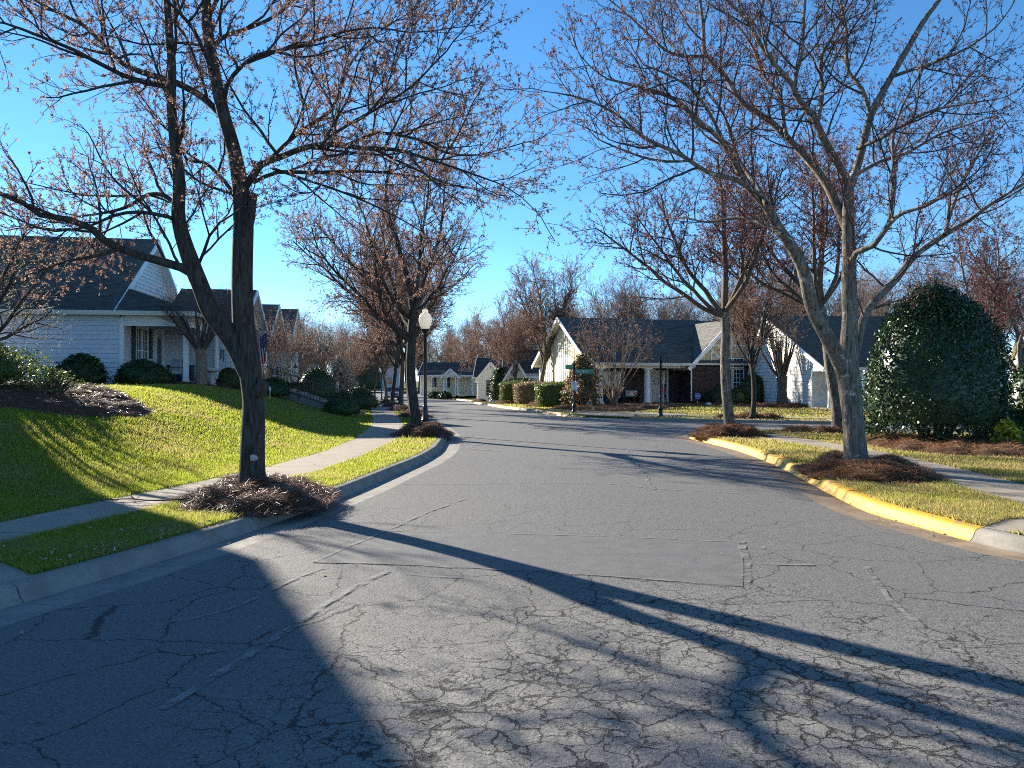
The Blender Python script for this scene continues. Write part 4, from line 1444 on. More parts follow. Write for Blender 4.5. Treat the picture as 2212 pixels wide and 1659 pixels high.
def put(src, loc, rz, sc_, label, group=GM):
    o = copy_tree(src)
    o.location = loc
    o.rotation_euler = (0, 0, rz)
    o.scale = (sc_, sc_, sc_ * R.uniform(0.95, 1.08))
    o['label'] = label
    o['group'] = group
    return o


put(k3, at3(866, 876, 0.3), 1.1, 1.0, 'rust maple second in the row behind the lamp post')
put(k1, at3(847, 870, 0.3), 2.3, 0.95, 'rust maple third in the row behind the lamp post')
put(k2, at3(835, 864, 0.3), 4.0, 0.85, 'rust maple fourth in the row, over the parked car')
put(k3, at3(809, 858, 0.3), 5.2, 0.85, 'rust maple fifth in the row, where the far pavement ends')
put(k1, on(780, 95), 0.7, 0.9, 'rust maple beyond the end of the far pavement')
put(k3, at3(1039, 861, 0.3), 3.4, 0.95, 'orange maple beside the distant globe lamp across the street')
put(k2, on(1114, 64), 2.2, 0.72, 'small maple standing behind the trimmed hedges by the cottages')
put(k1, at3(987, 855, 0.2), 1.5, 0.95, 'orange maple in front of the small porch cottage')
put(k3, at3(942, 847, 0.2), 4.4, 0.8, 'thin maple at the far bend of the yellow kerb')
put(k2, at3(905, 846, 0.2), 5.6, 0.9, 'farthest thin maple along the bending yellow kerb')
put(k1, (*[9.85, 31.5], 0.2), 3.9, 0.72, 'slender young tree before the brick gable window')
tm = put(r2, (9.95, 23.45, 0.2), 5.3, 1.05, 'grey maple on the lawn by the side street behind the tall maple')
# trees standing behind the houses
BG = 'bare trees behind the houses'
b1 = make_tree(71, 12.5, 3.2, 0.19, 9, FAR2, 'bare_tree', 'bare grey tree rising behind the ridge of the brick house', ('bark_grey', 'bark_brown', 'twig_brown', 'bud_rust'), (0.04, 4, 0.04), on(1330, 78), BG, 0.5, sides=(8, 5, 3))
b2 = make_tree(82, 11.5, 2.4, 0.17, 10, FAR2, 'bare_tree', 'bushy bare tree at the gap between brick house and cottages', ('bark_brown', 'bark_brown', 'twig_grey', 'bud_rust'), (0.04, 4, 0.04), on(1255, 84), BG, 0.6, sides=(8, 5, 3))
bg_spots = [(1390, 82, .93, 'bare tree over the brick house where its roof meets the cross gable'), (1450, 90, .95, 'bare tree standing over the lit cross gable roof'),
            (1200, 96, .95, 'grey bare tree above the cream gable apex'), (1140, 100, .9, 'bare tree behind the white peaked cottages'), (1080, 112, .95, 'bare tree behind the taller white cottage peak'),
            (1020, 128, .95, 'bare tree behind the porch cottage roof'), (965, 140, 1.0, 'bare tree over the far end of the street'), (905, 150, 1.05, 'bare tree closing the far bend of the street'),
            (860, 170, 1.1, 'hazy bare tree beyond the parked car'), (815, 160, 1.0, 'hazy bare tree above the far pale house'), (770, 150, 1.0, 'bare tree behind the pale plume grass'),
            (735, 118, .95, 'bare tree behind the picket fence'), (690, 104, .85, 'bare tree beyond the third roof on the hill'), (655, 92, .72, 'bare tree touching the last roof edge on the hill'),
            (1520, 92, 1.0, 'bare tree behind the lit roof and slim maple'), (1590, 86, 1.0, 'bare tree above the gap before the white house'), (1660, 74, .95, 'bare tree behind the white house gable'),
            (1730, 70, 1.0, 'bare tree over the sloping white house roof'), (1800, 66, .95, 'bare tree behind the white house porch'), (1870, 72, .95, 'bare tree between white house and clipped holly'),
            (1925, 60, .8, 'bare tree just beside the top of the clipped holly'), (2010, 68, 1.02, 'fine branched tree rising from behind the holly top'), (2085, 58, .8, 'bare tree behind the shaded flank of the holly'),
            (2150, 70, 1.0, 'bare tree far behind the edge shrubs'), (2260, 60, 1.0, 'bare tree beyond the frame edge behind shrubs'), (1560, 110, 1.0, 'far bare tree peeping over the cross gable')]
for i, (px, D, k, lb) in enumerate(bg_spots):
    put(b1 if i % 2 else b2, on(px, D), i * 1.7, k, lb, BG)
r_edge = make_tree(93, 9.2, 2.2, 0.16, 8, MID, 'maple_tree', 'pale trunked maple with red buds past the clipped holly', ('bark_grey', 'bark_grey', 'twig_grey', 'bud_purple'), (0.024, 5, 0.022), on(2195, 29), GM, 0.6)

# crape myrtles: pruned vase shapes
CRA = [dict(seg=0.4, wander=0.055, trop=0.015, taper=0.35, rmin=0.008, part='limbs', t0=0.45, dens=2.6),
       dict(seg=0.24, wander=0.10, trop=0.04, taper=0.45, rmin=0.006, part='limbs', t0=0.12, dens=3.4, len=1.35, r0=0.014, ang=0.5, lift=0.1),
       dict(seg=0.2, wander=0.12, trop=0.04, taper=0.6, rmin=0.005, part='twigs', t0=0.15, dens=3, len=0.7, r0=0.009, ang=0.55, lift=0.08, bud=0.7),
       dict(seg=0.15, wander=0.14, trop=0.03, taper=0.7, rmin=0.0045, part='twigs', t0=0.3, dens=0, len=0.3, r0=0.006, ang=0.6, lift=0.1, bud=0.9)]


def crape(seed, label, loc, trunks, nst, H, spread, knuckle, thick, mats, bud, group='crape myrtles', sp=CRA):
    w = Wood(seed)
    rg = w.r
    root = thing('crape_myrtle', label, 'tree', loc, 0, group)
    tops = []
    for k in range(trunks):
        a = k * 6.28 / trunks + rg.uniform(-.3, .3)
        e = 0.10 * (trunks > 1)
        p0 = (math.cos(a) * e, math.sin(a) * e, 0)
        out = 0.32 if trunks > 1 else 0.0
        p1 = (math.cos(a) * (e + out * .4), math.sin(a) * (e + out * .4), knuckle * .55)
        p2 = (math.cos(a) * (e + out), math.sin(a) * (e + out), knuckle)
        P, r, L = smooth_line([p0, p1, p2], [thick * 1.15, thick * .9, thick * 1.05], 0.12)
        w.line('trunk', P, r)
        tops.append((p2, a))
    for k in range(nst):
        p, a = tops[k % trunks]
        az = a + rg.uniform(-1.5, 1.5) if trunks > 1 else rg.uniform(0, 6.28)
        ti = spread * math.sqrt(rg.uniform(0.02, 1.0))
        d = (math.sin(ti) * math.cos(az), math.sin(ti) * math.sin(az), math.cos(ti))
        q = vadd(p, (math.cos(az), math.sin(az), 0), thick * 0.6 * rg.random())
        w.grow((q[0], q[1], q[2] - 0.12), d, (H - knuckle) * rg.uniform(.55, .85), thick * rg.uniform(.22, .34), 0, sp)
    return finish_tree(w, root, mats, bud, (10, 6, 3))


crm = ('bark_crape', 'bark_crape', 'twig_brown', 'bud_rust')
c1 = crape(5, 'vase shaped crape myrtle in front of the brick porch', (*at(1325, 874, 0.3), 0.22), 5, 26, 7.0, 0.62, 0.85, 0.085, crm, (0.035, 3, 0.03))
c2 = crape(6, 'thick pollarded crape myrtle against the white siding', (14.75, 42.0, 0.25), 1, 22, 5.0, 0.62, 1.7, 0.28, ('bark_brown', 'bark_brown', 'twig_brown', 'bud_rust'), (0.03, 3, 0.03))
c3 = crape(7, 'gnarled crape myrtle pollard by the blue house porch', (*at(432, 829, 1.55)[:2], 1.52), 1, 20, 4.0, 0.7, 1.45, 0.21, ('bark_crape', 'bark_brown', 'twig_brown', 'bud_rust'), (0.02, 3, 0.02))
c3.location = (-12.2, 30.2, L1(-12.2, 30.2))
for px, D, k, lb in [(600, 41, .62, 'crape myrtle with many thin stems before the taupe house'), (640, 45, .7, 'crape myrtle beside the yard lantern'), (672, 50, .75, 'crape myrtle above the big round bush'),
                     (710, 55, .75, 'crape myrtle over the picket fence'), (742, 66, .8, 'crape myrtle behind the pale plume grass'), (575, 46, .6, 'crape myrtle behind the flag at the taupe wall')]:
    o = put(c1, on(px, D), px * .1, k, lb, 'crape myrtles')
DOG = [dict(seg=0.25, wander=0.11, trop=0.035, taper=0.3, rmin=0.008, part='limbs', t0=0.15, dens=3.6),
       dict(seg=0.16, wander=0.15, trop=0.04, taper=0.4, rmin=0.005, part='limbs', t0=0.1, dens=6.0, len=1.15, r0=0.016, ang=0.75, lift=0.12),
       dict(seg=0.12, wander=0.16, trop=0.06, taper=0.5, rmin=0.0035, part='twigs', t0=0.1, dens=7, len=0.5, r0=0.006, ang=0.75, lift=0.2, bud=3.0),
       dict(seg=0.09, wander=0.15, trop=0.10, taper=0.6, rmin=0.003, part='twigs', t0=0.3, dens=0, len=0.2, r0=0.004, ang=0.7, lift=0.3, bud=6.0)]
wd = Wood(17)
dog = thing('dogwood_tree', 'low spreading leafless ornamental tree with pale buds above the hedge', 'tree', (-11.9, 16.4, L1(-11.9, 16.4)))
P_, r_, L_ = smooth_line([(0, 0, 0), (0.1, 0.05, .5), (.15, 0, 1.0)], [.12, .10, .09], .12)
wd.line('trunk', P_, r_)
for k in range(9):
    az = k * 2.4 + .3
    ti = wd.r.uniform(.75, 1.25) if k else .4
    wd.grow((.15, 0, 1.0 - .06 * k), (math.sin(ti) * math.cos(az), math.sin(ti) * math.sin(az), math.cos(ti)), wd.r.uniform(2.4, 3.4), .055, 0, DOG)
finish_tree(wd, dog, ('bark_dark', 'bark_dark', 'twig_grey', 'bud_pale'), (0.013, 4, 0.008), (12, 7, 3))


# ------------------------------------------------------------------ shrubs
def leaves_np(P, Nrm, size, flat=0.6, asp=0.5):
    n = len(P)
    d = Nrm * flat + NR.normal(0, 0.6, (n, 3))
    d /= np.linalg.norm(d, axis=1)[:, None]
    a = NR.normal(0, 1, (n, 3))
    a -= d * (a * d).sum(1)[:, None]
    a /= np.linalg.norm(a, axis=1)[:, None]
    b = np.cross(d, a)
    s = size * NR.uniform(0.65, 1.3, (n, 1))
    fold = d * s * 0.16
    V = np.stack([P - a * s, P + b * s * asp - fold, P + a * s, P - b * s * asp - fold], 1)
    return V.reshape(-1, 3), np.arange(4 * n).reshape(-1, 4)


def shrub(label, loc, prof, rx, ry, n, size, mat, cat='shrub', name='shrub', group=None, lump=0.07, seed=1, stems=6, depth=0.16, square=0.0, core=0.86, skirt=0.0, stem_mat='bark_brown', sprigs=0):
    """prof(t) -> radius factor at height fraction t, total height = prof_h"""
    f, H = prof
    rg = np.random.default_rng(seed)
    root = thing(name, label, cat, loc, 0, group)
    ph = rg.uniform(0, 6.28, 6)

    def surf(t, a):
        k = f(t)
        c, s_ = np.cos(a), np.sin(a)
        if square > 0:
            m = (np.abs(c) ** square + np.abs(s_) ** square) ** (-1.0 / square)
        else:
            m = 1.0
        l = 1 + lump * (np.sin(3 * a + ph[0] + 4 * t) + 0.7 * np.sin(5 * a + ph[1] - 6 * t) + 0.6 * np.sin(7 * a + ph[2] + 9 * t))
        return np.stack([c * m * k * rx * l, s_ * m * k * ry * l, (t * H) * (1 + 0.25 * lump * np.sin(4 * a + ph[3]))], -1)

    t = rg.random(n) ** 0.9
    # more leaves on the cap where the profile closes
    cap = rg.random(n) < 0.22
    t = np.where(cap, 1 - 0.25 * rg.random(n) ** 2, t)
    a = rg.uniform(0, 2 * np.pi, n)
    P = surf(t, a)
    e = 1e-3
    n1 = surf(np.minimum(t + e, 1), a) - surf(np.maximum(t - e, 0), a)
    n2 = surf(t, a + e) - surf(t, a - e)
    N_ = np.cross(n2, n1)
    N_ /= np.linalg.norm(N_, axis=1)[:, None] + 1e-9
    inn = np.abs(rg.normal(0, depth, (n, 1)))
    C = np.array([0, 0, H * 0.45])
    P = P + (C - P) * np.minimum(inn, 0.8) + rg.normal(0, size * 0.5, (n, 3))
    P[:, 2] = np.maximum(P[:, 2], 0.03 + skirt * rg.random(n))
    if sprigs:
        ii = rg.integers(0, n, sprigs)
        ln = rg.uniform(0.08, 0.30, sprigs)
        out = N_[ii] * 0.6 + np.array([0, 0, 0.55]) + rg.normal(0, 0.25, (sprigs, 3))
        out /= np.linalg.norm(out, axis=1)[:, None]
        q = np.concatenate([P[ii] + out * (ln * k / 7)[:, None] + rg.normal(0, 0.02, (sprigs, 3)) for k in range(8)])
        P = np.concatenate([P, q])
        N_ = np.concatenate([N_, np.tile(out, (8, 1))])
    V, Fq = leaves_np(P, N_, size)
    link_mesh('foliage', np_mesh('foliage', V, Fq, M[mat]), root)
    # twiggy inside
    w = Wood(seed)
    for k in range(stems):
        q = surf(np.array([0.55 + 0.4 * w.r.random()]), np.array([w.r.uniform(0, 6.28)]))[0] * 0.85
        s0 = (q[0] * .25, q[1] * .25, 0)
        w.line('limbs', [s0, (q[0] * .55, q[1] * .55, q[2] * .45), tuple(q)], [0.03 * rx + 0.006, 0.02 * rx + 0.005, 0.006])
    V, Fq = tubes_np(w.br['limbs'], 5)
    link_mesh('stems', np_mesh('stems', V, Fq, M[stem_mat]), root)
    if core > 0:
        ts, as_ = np.meshgrid(np.linspace(skirt / H + .02, 1, 9), np.linspace(0, 2 * np.pi, 15)[:-1], indexing='ij')
        Vc = surf(ts.ravel(), as_.ravel())
        Vc = Vc + (C - Vc) * (1 - core)
        idx = np.arange(9 * 14).reshape(9, 14)
        Fc = np.stack([idx[:-1], np.roll(idx, -1, 1)[:-1], np.roll(idx, -1, 1)[1:], idx[1:]], -1).reshape(-1, 4)
        link_mesh('inner_foliage', np_mesh('inner_foliage', Vc, Fc, M[mat]), root)
    return root


dome = lambda p=0.55: (lambda t: np.clip((1 - np.clip(t, 0, 1) ** 2.3), 0, 1) ** p * (0.86 + 0.14 * np.clip(t * 6, 0, 1)))
egg = lambda t: np.clip(1 - np.clip((t - 0.22) / 0.78, 0, 1) ** 2.2, 0, 1) ** 0.58 * (0.90 + 0.10 * np.clip(t * 5, 0, 1))
box = lambda t: np.clip(1 - np.clip((t - 0.8) / 0.2, 0, 1) ** 3, 0, 1) ** 0.5 * (0.92 + 0.08 * np.clip(t * 5, 0, 1))


def g3(x, y):
    return (x, y, L1(x, y))


shrub('big dome of clipped glossy dark green holly beside the pavement', g3(10.75, 19.6), (egg, 4.0), 1.72, 1.65, 30000, 0.046, 'holly', 'holly bush', 'holly_bush', None, 0.05, 3, 10, 0.13, core=0.86, skirt=0.25, sprigs=420)
shrub('tall dark holly at the picture edge past the golden shrub', g3(14.1, 20.6), (egg, 2.2), 0.95, 0.9, 3500, 0.062, 'holly', 'holly bush', 'holly_bush', None, 0.05, 4, 6)
shrub('low dark shrub behind the golden shrub', g3(12.9, 20.4), (dome(), 1.0), 0.75, 0.6, 1800, 0.055, 'holly', 'shrub', 'shrub', None, 0.08, 5)
gs = shrub('small golden leaved shrub in the pine straw', g3(11.35, 17.6), (dome(.7), 0.62), 0.36, 0.33, 420, 0.07, 'goldleaf', 'shrub', 'golden_shrub', None, 0.15, 6, 10, 0.35, core=0)
shrub('broad loose hedge with sunlit yellow green top beside the mulch bed', g3(-11.6, 16.4), (dome(.42), 1.0), 1.75, 1.3, 9000, 0.034, 'hedge', 'hedge', 'hedge', None, 0.10, 7, 60, 0.3, core=0.6)
shrub('twiggy low shrub spilling from the hedge over the mulch', g3(-9.75, 16.3), (dome(.7), .62), .7, .65, 1100, 0.03, 'hedge', 'shrub', 'shrub', None, 0.16, 17, 40, 0.4, core=0)
shrub('loose shaded green shrub by the pale blue siding', g3(-15.9, 28.4), (dome(), 1.15), 1.0, 0.7, 3200, 0.06, 'boxwood', 'shrub', 'shrub', None, 0.12, 8)
shrub('dark twiggy evergreen shrub before the blue porch', g3(-13.9, 28.9), (dome(), 0.95), 1.15, 0.6, 4200, 0.045, 'boxwood', 'shrub', 'shrub', None, 0.1, 9)
shrub('dark round bush behind the birdbath', g3(-11.75, 31.9), (dome(), 0.8), 0.6, 0.5, 1500, 0.05, 'boxwood', 'shrub', 'shrub', None, 0.05, 10)
shrub('bare pale shrub by the blue siding near the wind chime', g3(-11.0, 32.6), (dome(), 1.3), 0.5, 0.45, 260, 0.035, 'dryleaf', 'shrub', 'shrub', None, 0.2, 11, 40, 0.3, core=0)
# bushes along the stairs and the walk on the hill
RB = 'clipped round bushes by the stairs'
for px, py, D, r, h, lb in [(739, 893, 32.5, .82, .98, 'clipped round bush at the foot of the stairs by the pavement'), (775, 866, 42, 1.12, 1.15, 'big low round bush beside the pavement beyond the stairs'),
                            (722, 862, 36.5, .5, .55, 'small rounded bush between the stair rails and the big bush'), (683, 830, 41, 1.15, 1.7, 'tall dark round bush behind the stair rail'),
                            (640, 828, 37, .75, .75, 'dark bush under the yard lantern'), (590, 826, 33.5, .75, .8, 'dark bush behind the burl of the forked maple'),
                            (616, 828, 35.5, .6, .7, 'dark bush at the top of the stairs')]:
    x = (px - CX) / F * D
    shrub(lb, g3(x, D), (dome(.5), h), r, r * .9, int(2200 * r + 900), 0.045, 'boxwood', 'bush', 'round_bush', RB, 0.03, int(px), 5, 0.12, core=0.9)
pl = shrub('pale feathery ornamental grass above the picket fence', g3(*[(735 - CX) / F * 47, 47]), (dome(.8), 2.6), 1.15, 0.9, 2600, 0.12, 'plume', 'ornamental grass', 'ornamental_grass', None, 0.2, 12, 24, 0.5, core=0)
# brick house planting
HS = 'trimmed hedges along the cream gable'
for px, py, D, r, ry, h, mt, sq, lb in [(1212, 868, 46.5, 1.55, .8, 1.55, 'hedge', 4, 'boxy trimmed hedge below the cream gable, beside the bronze shrub'), (1158, 868, 51, 1.5, .8, 1.6, 'dryleaf', 4, 'brownish boxy hedge left of the green one by the cream gable'),
                                        (1117, 864, 56, 1.3, .8, 1.7, 'hedge', 4, 'boxy hedge standing before the white cottage porch'), (1236, 872, 45, .6, .6, 1.1, 'hedge', 3, 'small hedge block tucked against the bronze shrub')]:
    x = (px - CX) / F * D
    shrub(lb, g3(x, D), (box, h), r, ry, int(2600 * r), 0.06, mt, 'hedge', 'hedge', HS, 0.03, int(px), 5, 0.14, square=sq, core=0.88)
shrub('tall bronze leaved shrub at the brick corner behind the signs', g3((1257 - CX) / F * 44.5, 44.5), (dome(.6), 3.1), 1.15, 1.0, 4200, 0.085, 'dryleaf', 'shrub', 'bronze_shrub', None, 0.14, 31, 16, 0.3, core=0.6)
for px, D, r, h, lb in [(1560, 47.2, .85, 1.25, 'dark rounded shrub under the tall gable window'), (1592, 46.8, .75, 1.0, 'small round green shrub in front under the gable window'), (1625, 48, 1.0, 1.9, 'big dark shrub at the brick house corner'),
                        (1656, 49, .55, 1.5, 'shrub with sunlit leaves at the outer brick corner'), (1535, 47.8, .6, .8, 'low dark shrub beside the blue yard sign')]:
    x = (px - CX) / F * D
    shrub(lb, g3(x, D), (dome(.5), h), r, r * .8, int(2000 * r + 600), 0.055, 'boxwood', 'bush', 'round_bush', 'shrubs under the brick gable', 0.04, int(px), 5, 0.12, core=0.9)
shrub('tall narrow evergreen by the white cottage corner', g3((1080 - CX) / F * 66, 66), (egg, 3.0), 1.0, 1.0, 2200, 0.1, 'boxwood', 'bush', 'evergreen_bush', None, 0.06, 41, 4)
for px, D, r, h, lb in [(1135, 60, .9, 1.9, 'loose green bush between the hedge and cottage porch'), (960, 96, .9, .8, 'clipped low bush nearest the small porch gable'), (940, 98, .9, .8, 'clipped low bush by the cottage drive'),
                        (770, 150, 3.2, 6.5, 'dark arched evergreen before the far pale house'), (800, 150, 2.4, 5.5, 'dark evergreen next to the far pale house wall')]:
    x = (px - CX) / F * D
    shrub(lb, g3(x, D), (dome(.5), h), r, r, int(900 * r + 300), 0.12, 'boxwood', 'bush', 'round_bush', None, 0.05, int(px), 3, 0.12, core=0.9)
# ------------------------------------------------------------------ houses
V3 = Vector
FX = lambda o: (V3(o), V3((1, 0, 0)), V3((0, -1, 0)))     # wall along x facing the street
FR = lambda o: (V3(o), V3((0, 1, 0)), V3((1, 0, 0)))      # wall along y facing +x
FL = lambda o: (V3(o), V3((0, 1, 0)), V3((-1, 0, 0)))     # wall along y facing -x


def siding(parent, fr, spans, z0, z1, exp, mat, back=0.08):
    """lapped boards; spans(za, zb) gives [(u0,u1)] kept at that height (trapezoids by two spans)"""
    o, U, N = fr
    z = z0
    P = lambda u, n, zz: o + U * u + N * n + V3((0, 0, zz))
    while z < z1 - 0.02:
        zt = min(z + exp, z1)
        lo, hi = spans(z), spans(zt)
        for (a, b), (c, d) in zip(lo, hi):
            if b - a < 0.03:
                continue
            if d - c < 0.01:
                m = min(max((a + b) / 2, c), d) if d > c else (a + b) / 2
                c, d = m - 0.005, m + 0.005
            mb = MB()
            mb.hexa([P(a, 0.034, z), P(b, 0.034, z), P(b, -back, z), P(a, -back, z), P(c, 0.004, zt - 0.004), P(d, 0.004, zt - 0.004), P(d, -back, zt - 0.004), P(c, -back, zt - 0.004)])
            mb.build('siding_board', mat, parent)
        z = zt


def rect_spans(u0, u1, holes=()):
    def f(z):
        sp = [(u0, u1)]
        for (a, b, c, d) in holes:
            if c - 1e-6 <= z <= d + 1e-6:
                out = []
                for (p, q) in sp:
                    out.append((p, max(p, min(q, a))))
                    out.append((min(q, max(p, b)), q))
                sp = out
            else:
                out = []
                for (p, q) in sp:
                    out += [(p, q)]
                sp = out
        return sp
    return f


def simple_siding(parent, fr, u0, u1, z0, z1, exp, mat, holes=()):
    """boards around rectangular holes: split the wall into column strips"""
    cuts = sorted({u0, u1, *[h[0] for h in holes], *[h[1] for h in holes]})
    for a, b in zip(cuts[:-1], cuts[1:]):
        hs = [h for h in holes if h[0] <= a + 1e-6 and h[1] >= b - 1e-6]
        zs = [(z0, z1)]
        for h in hs:
            nz = []
            for p, q in zs:
                if h[2] > p:
                    nz.append((p, min(q, h[2])))
                if h[3] < q:
                    nz.append((max(p, h[3]), q))
            zs = nz
        for p, q in zs:
            siding(parent, fr, lambda z: [(a, b)], p, q, exp, mat)


def gable_siding(parent, fr, ul, ur, z0, uc, zc, exp, mat, zmax=None):
    def f(z):
        t = min(1, max(0, (z - z0) / (zc - z0)))
        return [(ul + (uc - ul) * t, ur + (uc - ur) * t)]
    siding(parent, fr, f, z0, zmax or zc, exp, mat)


def brick_wall(parent, fr, u0, u1, z0, z1, holes=(), mat='brick', L=0.203, H=0.068, joint=0.01, single=0, thick=0.09):
    o, U, N = fr
    # mortar body in strips around the holes
    cuts = sorted({u0, u1, *[h[0] for h in holes], *[h[1] for h in holes]})
    for a, b in zip(cuts[:-1], cuts[1:]):
        hs = sorted([h for h in holes if h[0] <= a + 1e-6 and h[1] >= b - 1e-6], key=lambda h: h[2])
        z = z0
        for h in hs:
            if h[2] > z + 1e-3:
                MB().fbox(fr, a, b, z, h[2], -thick, -0.008).build('mortar', M['mortar'], parent)
            z = max(z, h[3])
        if z < z1 - 1e-3:
            MB().fbox(fr, a, b, z, z1, -thick, -0.008).build('mortar', M['mortar'], parent)
    items = []
    row, z = 0, z0
    while z + H <= z1 + 1e-3:
        u = u0 - (L / 2 if row % 2 else 0)
        while u < u1:
            a, b = max(u, u0), min(u + L, u1)
            u += L + joint
            segs = [(a, b)]
            for h in holes:
                if z + H > h[2] and z < h[3]:
                    ns = []
                    for p, q in segs:
                        if h[0] > p:
                            ns.append((p, min(q, h[0])))
                        if h[1] < q:
                            ns.append((max(p, h[1]), q))
                    segs = ns
            for p, q in segs:
                if q - p > 0.03:
                    items.append((p, q, z))
        z += H + joint
        row += 1
    full = [i for i in items if abs(i[1] - i[0] - L) < 1e-3]
    rg = random.Random(len(items))
    rg.shuffle(full)
    # those picked out singly keep to the rows nearest the eye; the rest is one mass of bricks
    full.sort(key=lambda i: abs(i[2] - (z0 + z1) / 2))
    one = set(full[:single])
    mb = MB()
    proto = None
    for it in items:
        j = rg.uniform(-0.003, 0.003)
        if it in one:
            if proto is None:
                pm = MB()
                pm.fbox((V3((0, 0, 0)), U, N), 0, L, 0, H, -0.05, 0.0)
                ob = pm.build('brick', M[mat], parent)
                proto = ob.data
            else:
                ob = link_mesh('brick', proto, parent)
            ob.location = o + U * it[0] + V3((0, 0, it[2])) + N * j
        else:
            mb.fbox(fr, it[0], it[1], it[2], it[2] + H, -0.05, j)
    if mb.v:
        tag(mb.build('bricks', M[mat], parent, recalc=False), kind='stuff')


def window(parent, fr, u0, u1, z0, z1, cols, rows, mat='trim', fw=0.07, bar=0.022, depth=0.05, name='window', meet=None):
    """frame with every pane a piece of its own"""
    mb = MB()
    mb.fbox(fr, u0, u1, z0, z0 + fw, -0.06, depth)
    mb.fbox(fr, u0, u1, z1 - fw, z1, -0.06, depth)
    mb.fbox(fr, u0, u0 + fw, z0 + fw, z1 - fw, -0.06, depth - 0.003)
    mb.fbox(fr, u1 - fw, u1, z0 + fw, z1 - fw, -0.06, depth - 0.003)
    a, b, c, d = u0 + fw, u1 - fw, z0 + fw, z1 - fw
    for i in range(1, cols):
        u = a + (b - a) * i / cols
        mb.fbox(fr, u - bar / 2, u + bar / 2, c, d, -0.05, depth - 0.03)
    for i in range(1, rows):
        z = c + (d - c) * i / rows
        k = bar * (1.9 if meet == i else 1)
        mb.fbox(fr, a, b, z - k / 2, z + k / 2, -0.05, depth - 0.028)
    f = mb.build(name, M[mat], parent)
    for i in range(cols):
        for j in range(rows):
            pa, pb = a + (b - a) * i / cols, a + (b - a) * (i + 1) / cols
            pc, pd = c + (d - c) * j / rows, c + (d - c) * (j + 1) / rows
            p = MB()
            p.fbox(fr, pa + 0.004, pb - 0.004, pc + 0.004, pd - 0.004, -0.02, -0.008)
            p.build('pane', M['glass'], f)
    return f


def slope(parent, a, b, c, d, mat='shingle', deck='trim', tabs=True, exp=0.14, tab=0.32, thick=0.14, name='roof'):
    """roof plane: a,b along the eave, c above b, d above a; shingle tabs laid on it"""
    a, b, c, d = V3(a), V3(b), V3(c), V3(d)
    n = (b - a).cross((d if (d - a).length > 1e-3 else c) - a).normalized()
    if n.z < 0:
        n = -n
    poly = [a, b, c, d] if (c - d).length > 1e-3 else [a, b, c]
    mb = MB()
    mb.prism([p - n * thick for p in poly], n * (thick - 0.004))
    deck_o = mb.build(name, M[deck], parent)
    Lh = ((d + c) / 2 - (a + b) / 2).length
    nr = max(2, int(Lh / exp))
    V, Fq = [], []
    rg = random.Random(int(Lh * 1000))
    for k in range(nr):
        t0, t1 = k / nr, min(1, (k + 1.25) / nr)
        p0, p1 = a.lerp(d, t0), b.lerp(c, t0)
        q0, q1 = a.lerp(d, t1), b.lerp(c, t1)
        W_ = (p1 - p0).length
        if W_ < 0.03:
            continue
        nt = max(1, int(W_ / tab)) if tabs else 1
        offs = 0.5 * (k % 2) / nt
        es = [0.0] + [min(1, max(0, (i + offs + rg.uniform(-.06, .06)) / nt)) for i in range(0 if offs else 1, nt + (1 if offs else 0))] + [1.0]
        es = sorted(set(es))
        for s0, s1 in zip(es[:-1], es[1:]):
            if s1 - s0 < 1e-4:
                continue
            lift = 0.014 + rg.uniform(0, 0.007)
            x0, x1 = p0.lerp(p1, s0), p0.lerp(p1, s1)
            y0, y1 = q0.lerp(q1, s0), q0.lerp(q1, s1)
            bi = len(V)
            V += [x0 + n * lift, x1 + n * lift, y1 + n * 0.003, y0 + n * 0.003, x0 - n * .002, x1 - n * .002]
            Fq += [(bi, bi + 1, bi + 2, bi + 3), (bi + 4, bi + 5, bi + 1, bi)]
    ob = link_mesh('shingles', np_mesh('shingles', [tuple(v) for v in V], Fq, M[mat]), deck_o)
    tag(ob, kind='stuff')
    return deck_o


def column(parent, x, y, z0, z1, r=0.13, mat='trim', n=16):
    mb = MB()
    mb.lathe([(r * 1.35, z0), (r * 1.35, z0 + .08), (r * 1.12, z0 + .1), (r, z0 + .2), (r * .86, z1 - .2), (r * .95, z1 - .16), (r * 1.2, z1 - .08), (r * 1.2, z1 - .06)], (x, y, 0), n)
    mb.box(x - r * 1.35, x + r * 1.35, y - r * 1.35, y + r * 1.35, z1 - .06, z1)
    return mb.build('column', M[mat], parent, smooth=True)


def gutter(parent, a, b, out, mat='trim', s=0.11):
    a, b, out = V3(a), V3(b), V3(out)
    mb = MB()
    mb.prism([a, a + out * s * .7, a + out * s + V3((0, 0, s)), a + V3((0, 0, s))], b - a)
    return mb.build('gutter', M[mat], parent)


def downspout(parent, pts, mat='trim', w=0.075):
    mb = MB()
    for p, q in zip(pts[:-1], pts[1:]):
        mb.bar(p, q, w, w * .75)
    return mb.build('downspout', M[mat], parent)


